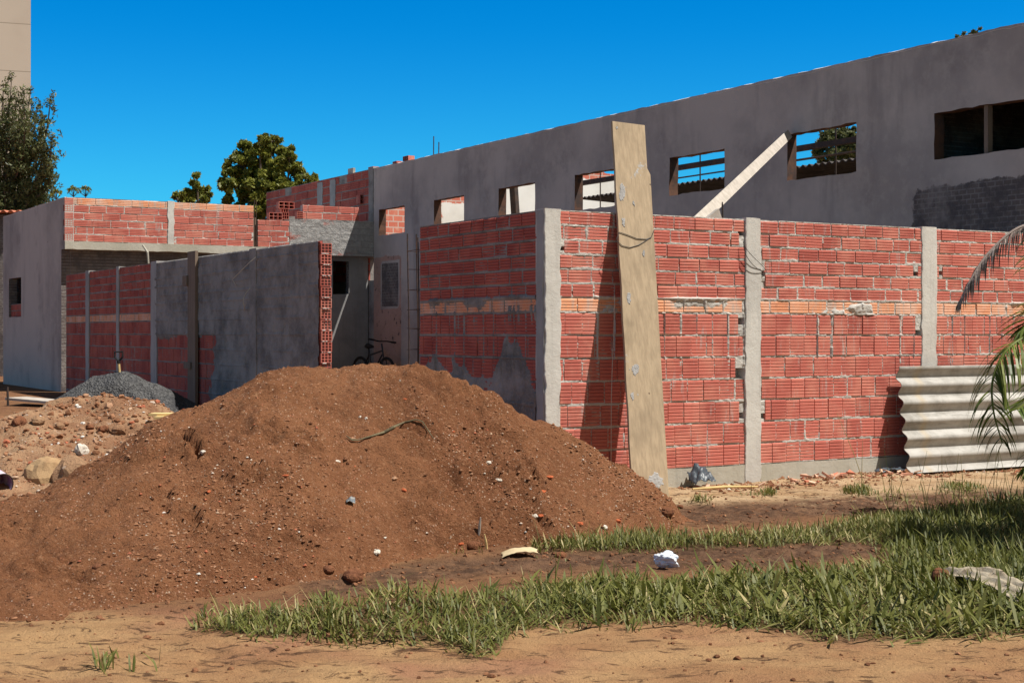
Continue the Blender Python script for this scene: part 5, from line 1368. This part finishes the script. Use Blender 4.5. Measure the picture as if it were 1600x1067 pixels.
# ================================================================== palm at the right edge
leafy('palm_leaf', lambda t, b: t.mix(t.attr(), (.05, .10, .02), (.28, .31, .06)), .4, .4)
mat('palm_dry', lambda t, b: t.mix(t.attr(), (.12, .085, .07), (.33, .27, .24)), .9)
mat('palm_trunk', lambda t, b: (t.mix(t.ramp(t.noise(1, 4, .6, t.scaled((4, 4, 26))), .4, .6), (.20, .15, .105), (.11, .08, .055)), t.bump(t.noise(1, 5, .7, t.scaled((5, 5, 30))), .8, .02)), .95)
PC = np.array((4.75, 11.0, 1.62)); gzp = ground_z(4.75, 11.0)
palm = thing('palm_tree', 'young palm tree just outside the right edge, its green and dried fronds hanging into view', 'palm tree', (4.75, 11.0, gzp))
mb = MB(); mb.tube([(4.75+.02*math.sin(z*4), 11.0, gzp+z) for z in np.linspace(-.05, 1.65-gzp, 16)], [.11-.02*i/15+.006*(i % 2) for i in range(16)], 12); mb.build('trunk', MATS['palm_trunk'], palm)
def catmull(P, n):
    P = [np.array(p, float) for p in P]; P = [2*P[0]-P[1]]+P+[2*P[-1]-P[-2]]; out = []
    m = len(P)-3
    for k in range(n+1):
        u = k/n*m; i = min(int(u), m-1); f = u-i; a, b, c, d = P[i:i+4]
        out.append(.5*((2*b)+(c-a)*f+(2*a-5*b+4*c-d)*f*f+(3*b-a-3*c+d)*f**3))
    return out
def frond(ctrl, nl, ll, wl, drop, m, seed, spread=.9, dry=False, up=None):
    rg = np.random.default_rng(seed); C_ = catmull(ctrl, 40); mb = MB()
    mb.tube(C_, [.014*(1-.8*i/40)+.002 for i in range(41)], 6, tone=.75)
    for k in range(nl):
        u = .22+.78*(k/(nl-1)); i = min(int(u*40), 39); p = C_[i]+(C_[i+1]-C_[i])*(u*40-i); tg = unit(C_[i+1]-C_[i])
        sdv = unit(np.cross(tg, (0, 0, 1)) if abs(tg[2]) < .95 else np.array((1., 0, 0)))
        for sg in (-1, 1):
            L = ll*(math.sin(math.pi*(.18+.74*u))**.7)*rg.uniform(.8, 1.1)
            if dry: L *= rg.uniform(.45, 1.1)
            d0 = unit(sdv*sg*spread+tg*rg.uniform(.5, .8)+np.array((0, 0, rg.uniform(-.05, .25)))); pts = [p]; d = d0; tone = rg.uniform(.1, .9)
            for s in range(5):
                d = unit(d+np.array((0, 0, -drop*(.22+.1*s)*rg.uniform(.8, 1.2)))); pts.append(pts[-1]+d*L/5)
            nv = unit(np.cross(d0, np.cross(d0, (0, 0, 1))+1e-4)); 
            w_ = unit(np.cross(d0, (rg.normal(0, .3), rg.normal(0, .3), 1.)))
            V_ = []; 
            for s, q in enumerate(pts):
                hw = wl*.5*(.5, .95, 1., .85, .5, .06)[s]
                V_ += [tuple(q-w_*hw), tuple(q+w_*hw)]
            mb.add(V_, [(2*s, 2*s+1, 2*s+3, 2*s+2) for s in range(5)], 0, tone)
    mb.build('frond', m, palm)
pp = lambda px, py, Y: np.array(at(px, py, Y*1.135))
frond([PC, pp(1690, 395, 9.55), pp(1640, 352, 9.45), pp(1592, 356, 9.4), pp(1545, 395, 9.35), pp(1515, 440, 9.3), pp(1498, 474, 9.3)], 64, .27, .013, 2.2, MATS['palm_dry'], 1, .35, True)
frond([PC, pp(1680, 470, 9.4), pp(1620, 515, 9.3), pp(1575, 545, 9.2), pp(1552, 590, 9.15), pp(1552, 640, 9.1), pp(1566, 692, 9.1)], 56, .42, .019, .9, MATS['palm_leaf'], 2, .75)
frond([PC, pp(1700, 430, 9.5), pp(1655, 455, 9.5), pp(1618, 495, 9.4), pp(1592, 520, 9.4)], 34, .42, .021, .25, MATS['palm_leaf'], 3, .9)
frond([PC, pp(1720, 500, 9.3), pp(1670, 560, 9.1), pp(1625, 610, 9.0), pp(1590, 640, 8.9)], 34, .42, .021, .4, MATS['palm_leaf'], 4, .8)
frond([PC, pp(1730, 540, 9.2), pp(1680, 630, 9.0), pp(1640, 700, 8.8), pp(1605, 730, 8.8)], 34, .40, .02, .5, MATS['palm_leaf'], 5, .8)
for k, az in enumerate((-1.3, -.9, -.5, -.1, .3, .6, .9, 1.2, 1.5, 1.8, -1.7)):
    d = np.array((math.cos(az), math.sin(az), 0)); L = rg.uniform(1.1, 1.35)
    frond([PC, PC+d*L*.25+np.array((0, 0, .7)), PC+d*L*.6+np.array((0, 0, 1.15)), PC+d*L*1.0+np.array((0, 0, 1.0)), PC+d*L*1.3+np.array((0, 0, .45))], 40, .46, .03, .4, MATS['palm_leaf'], 20+k)

# ================================================================== trees behind
mat('bark', lambda t, b: (t.mix(t.ramp(t.noise(3, 5, .7), .4, .65), (.13, .10, .075), (.07, .055, .045)), t.bump(t.noise(9, 5, .7), .8, .03)), .95)
leafy('leaf_broad', lambda t, b: t.mix(t.attr(), (.085, .105, .016), (.36, .36, .07)), .4, .5)
leafy('leaf_dark', lambda t, b: t.mix(t.attr(), (.05, .065, .022), (.19, .20, .08)), .3, .5)
def leaf_cloud(centers, radii, per, size, seed, asp=.45, tone=None):
    rg = np.random.default_rng(seed); Ps, Ts = [], []
    for (c, r), n in zip(zip(centers, radii), per):
        v = rg.normal(0, 1, (n, 3)); v /= np.linalg.norm(v, axis=1)[:, None]; v *= (rg.uniform(0, 1, n)**.45)[:, None]*np.array(r); Ps.append(v+np.array(c)); Ts.append(np.clip(rg.normal(.45, .25, n)+rg.normal(0, .12), 0, 1))
    P = np.concatenate(Ps); T = np.concatenate(Ts); n = len(P)
    a = rg.normal(0, 1, (n, 3)); a[:, 2] -= .35; a /= np.linalg.norm(a, axis=1)[:, None]
    b = np.cross(a, rg.normal(0, 1, (n, 3))); b /= np.linalg.norm(b, axis=1)[:, None]
    s = size*rg.uniform(.6, 1.35, n)[:, None]
    V_ = np.stack([P-a*s*.5, P+b*s*asp*.5, P+a*s*.5, P-b*s*asp*.5], 1).reshape(-1, 3)
    return V_, (np.arange(n*4).reshape(-1, 4)), np.repeat(T, 4)
def tree_obj(name, lab, base, crown_mesh, leafm, limbs):
    t = thing(name, lab, 'tree', tuple(base))
    mb = MB()
    for pts, r in limbs: mb.tube(pts, r, 7)
    mb.build('trunk', MATS['bark'], t)
    V_, F_, T = crown_mesh; o = raw('crown', V_, F_.tolist(), T, leafm, base); o.location = (0, 0, 0); o.parent = t
    return t
def blob_tree(name, lab, depth, blobs, leafm, size, seed, trunk_px, dens=1.):
    """blobs: (px, py, radius px) clumps of the crown"""
    rg = np.random.default_rng(seed); k = depth/F; cs, rs, per = [], [], []; limbs = []
    base = np.array(at(trunk_px, HY, depth)); base[2] = .3
    fork = base+np.array((0, 0, max(1.5, (EYE+(HY-max(b[1] for b in blobs))*k)*.55)))
    limbs.append(([base, base+(fork-base)*.5+np.array((.06, 0, 0)), fork], [.26, .2, .17]))
    for (px, py, r) in blobs:
        Y = depth+rg.uniform(-1, 1)*r*k*.8; c = np.array(at(px, py, Y)); R = r*k
        limbs.append(([fork, (fork+c)/2+rg.normal(0, .15, 3), c], [.12, .07, .02]))
        m_ = max(6, int(24*(R/.7)**1.5))
        for j in range(m_):
            v = rg.normal(0, 1, 3); v /= np.linalg.norm(v); q = c+v*R*rg.uniform(.55, 1.0)
            cs.append(q); rr = R*rg.uniform(.20, .38); rs.append((rr, rr, rr*.75)); per.append(int(dens*190*rg.uniform(.6, 1.3)*(rr/.25)**1.3)+8)
            limbs.append(([c, q], [.02, .008]))
    return tree_obj(name, lab, base, leaf_cloud(cs, rs, per, size, seed), leafm, limbs)
blob_tree('broadleaf_tree', 'large round-crowned olive green tree rising behind the low brick parapet', 58, [(400, 236, 26), (378, 262, 26), (430, 250, 30), (452, 248, 16), (365, 292, 26), (410, 290, 34), (452, 282, 30), (478, 278, 18), (395, 322, 30), (440, 312, 30), (405, 218, 12), (425, 222, 14), (488, 290, 10), (352, 310, 12)], MATS['leaf_broad'], .21, 31, 420, 1.25)
blob_tree('broadleaf_tree', 'small dark pointed tree top showing left of the large round tree', 56, [(308, 282, 10), (306, 296, 16), (318, 300, 10), (290, 306, 13), (276, 308, 8), (322, 308, 9), (300, 318, 22)], MATS['leaf_broad'], .26, 32, 304, 1.1)
blob_tree('broadleaf_tree', 'tree seen only through the third window from the right of the shed', 66, [(1300, 232, 26), (1325, 220, 20), (1318, 250, 26), (1345, 240, 30)], MATS['leaf_dark'], .3, 33, 1322, .8)
# its top peeks over the shed wall at the far right
blob_tree('broadleaf_tree', 'leafy tip just peeking over the shed wall head at the far right', 40, [(1514, 53, 9), (1527, 49, 8), (1503, 58, 8), (1520, 66, 12)], MATS['leaf_dark'], .12, 34, 1520, .9)
# upswept tree at the left edge
def upswept():
    rg = np.random.default_rng(41); D = 46; k = D/F; base = np.array(at(-10, HY, D)); base[2] = .3
    trunk_top = np.array(at(-5, 250, D)); limbs = [([base, (base+trunk_top)/2, trunk_top], [.3, .24, .12])]; cs, rs, per = [], [], []
    tips = [(18, 118), (5, 130), (-15, 110), (36, 142), (48, 140), (76, 150), (72, 190), (56, 165), (40, 170), (82, 215), (84, 246), (78, 262), (70, 235), (60, 200), (62, 290), (70, 300), (25, 150), (12, 170), (30, 200), (45, 215), (-30, 140), (-60, 160), (-50, 200), (-20, 180), (10, 220), (50, 260), (30, 265), (8, 290), (35, 300), (-40, 250), (60, 310), (20, 320), (-10, 300), (76, 278), (48, 190), (66, 222), (20, 185), (0, 200), (28, 235), (50, 285)]
    for (px, py) in tips:
        Y = D+rg.uniform(-1.2, 1.2); tip = np.array(at(px+rg.normal(0, 2), py, Y)); 
        st = base+(trunk_top-base)*rg.uniform(.55, 1.0); st = st+np.array(((tip[0]-st[0])*.25, 0, 0))
        st[2] = min(st[2], tip[2]-1.0)
        mid = st*.45+tip*.55+np.array(((tip[0]-st[0])*.22, 0, -.25)); C_ = catmull([st, mid, tip], 12)
        limbs.append((C_, [.05*(1-i/13)+.008 for i in range(13)]))
        for s in np.linspace(.25, 1, 22):
            q = C_[min(12, int(s*12))]; q = q+(C_[min(12, int(s*12)+1)]-q)*(s*12-int(s*12)); rr = .30*(1-s)**.6+.05
            for _ in range(2):
                cs.append(q+rg.normal(0, rr*.8, 3)); rs.append((.11, .11, .15)); per.append(int(10+10*(1-s)))
    return tree_obj('upswept_tree', 'dark tree with upswept feathery branches at the left edge beside the beige tower', base, leaf_cloud(cs, rs, per, .15, 42, .28), MATS['leaf_dark'], limbs)
upswept()
# feathery leaf sprays just above the parapet
for k, (px, py, lab) in enumerate(((88, 300, 'small leafy spray behind the plastered flank head, leftmost of three'), (115, 296, 'small leafy spray behind the parapet corner, middle of three'), (134, 296, 'small leafy spray behind the brick parapet, rightmost of three'))):
    D = 42; rg2 = np.random.default_rng(60+k); base = np.array(at(px, HY, D)); base[2] = .3; tip = np.array(at(px, py-2, D)); cs, rs, per = [], [], []; limbs = [([base, (base+tip)/2, tip], [.05, .03, .008])]
    for j in range(9):
        a = -.3+j*.46; q = tip+np.array((math.cos(a)*.15, rg2.normal(0, .1), -.1+.16*math.sin(a)*.8)); limbs.append(([tip-(0, 0, .25), q], [.008, .004]))
        for s in (.4, .7, 1): cs.append(tip*(1-s)+q*s); rs.append((.05, .05, .035)); per.append(4)
    tree_obj('sapling', lab, base, leaf_cloud(cs, rs, per, .09, 70+k, .4), MATS['leaf_broad'], limbs)

# ================================================================== far buildings
D = 95; x1 = at(48, 0, D)[0]; tw = thing('tower_block', 'tall plain beige rendered tower block cut by the left edge', 'tower block', (x1-5, D, 0))
tf = Fr((x1, D), (-.94, -.342), (.342, -.94))
mb = MB(); mb.box(tf, 0, 11, 0, 34, -12, 0); mb.build('body', MATS['tower_render'], tw)
nb = thing('neighbour_house', 'neighbour house with an orange tiled roof edge and dark wall at the far left', 'house', at(-30, 520, 40))
nf = Fr(at(32, 520, 40.5)[:2], (-1, 0), (0, -1)); zr0 = at(0, 336, 40.5)[2]
mb = MB(); mb.box(nf, .15, 7, 0, zr0, -6, 0); mb.build('wall', MATS['dirty_brickwork'], nb)
mb = corr_roof(nf, -.1, 7.3, zr0+.06, .35, -3.2, -.12, .2, .03); mb.build('roof', MATS['tile_orange'], nb)

# ================================================================== light, sky, camera
sv, sn = .38, .42
S_ = np.array((V[0]*sv-U[0]*sn, V[1]*sv-U[1]*sn, 1.0)); S_ /= np.linalg.norm(S_)
elev = math.asin(S_[2]); az = math.atan2(S_[0], S_[1])
sun = bpy.data.lights.new('sun', 'SUN'); sun.energy = 5.0; sun.angle = math.radians(.53); sun.color = (1, .955, .88)
so = bpy.data.objects.new('sun', sun); COL.objects.link(so)
import mathutils
so.rotation_euler = mathutils.Vector(S_).to_track_quat('Z', 'Y').to_euler(); so.location = (10, -5, 25)
w = bpy.data.worlds.new('World'); scene.world = w; w.use_nodes = True
t = NT(w.node_tree); bg = w.node_tree.nodes['Background']
sky = t.n('ShaderNodeTexSky', sky_type='NISHITA'); sky.sun_disc = False; sky.sun_elevation = elev; sky.sun_rotation = az; sky.altitude = 600; sky.air_density = 1.0; sky.dust_density = .4; sky.ozone_density = 2.5
# deep blue square to the sun; warm tint added elsewhere to warm the shade
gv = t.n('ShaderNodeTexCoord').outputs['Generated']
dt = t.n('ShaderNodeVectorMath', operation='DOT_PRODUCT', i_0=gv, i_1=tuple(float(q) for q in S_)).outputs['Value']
blue_band = t.ramp(t.m('ABSOLUTE', dt), .185, .36, 1, 0)
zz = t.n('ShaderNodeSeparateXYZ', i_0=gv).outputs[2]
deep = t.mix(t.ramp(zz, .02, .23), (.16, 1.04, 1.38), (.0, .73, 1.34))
tint = t.mix(blue_band, (1.15, .78, .44), deep)
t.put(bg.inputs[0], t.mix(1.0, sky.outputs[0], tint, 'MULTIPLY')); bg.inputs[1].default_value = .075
cam = bpy.data.cameras.new('camera'); cam.sensor_width = 36; cam.lens = F/1600*36; cam.shift_y = -(533.5-HY)/1600; cam.clip_end = 3000; cam.clip_start = .1
co = bpy.data.objects.new('camera', cam); COL.objects.link(co); co.location = (0, 0, EYE); co.rotation_euler = (math.pi/2, 0, 0); scene.camera = co
vs = scene.view_settings; vs.view_transform = 'Standard'; vs.look = 'None'; vs.gamma = 1; vs.exposure = .45
try: vs.use_curve_mapping = False
except Exception: pass
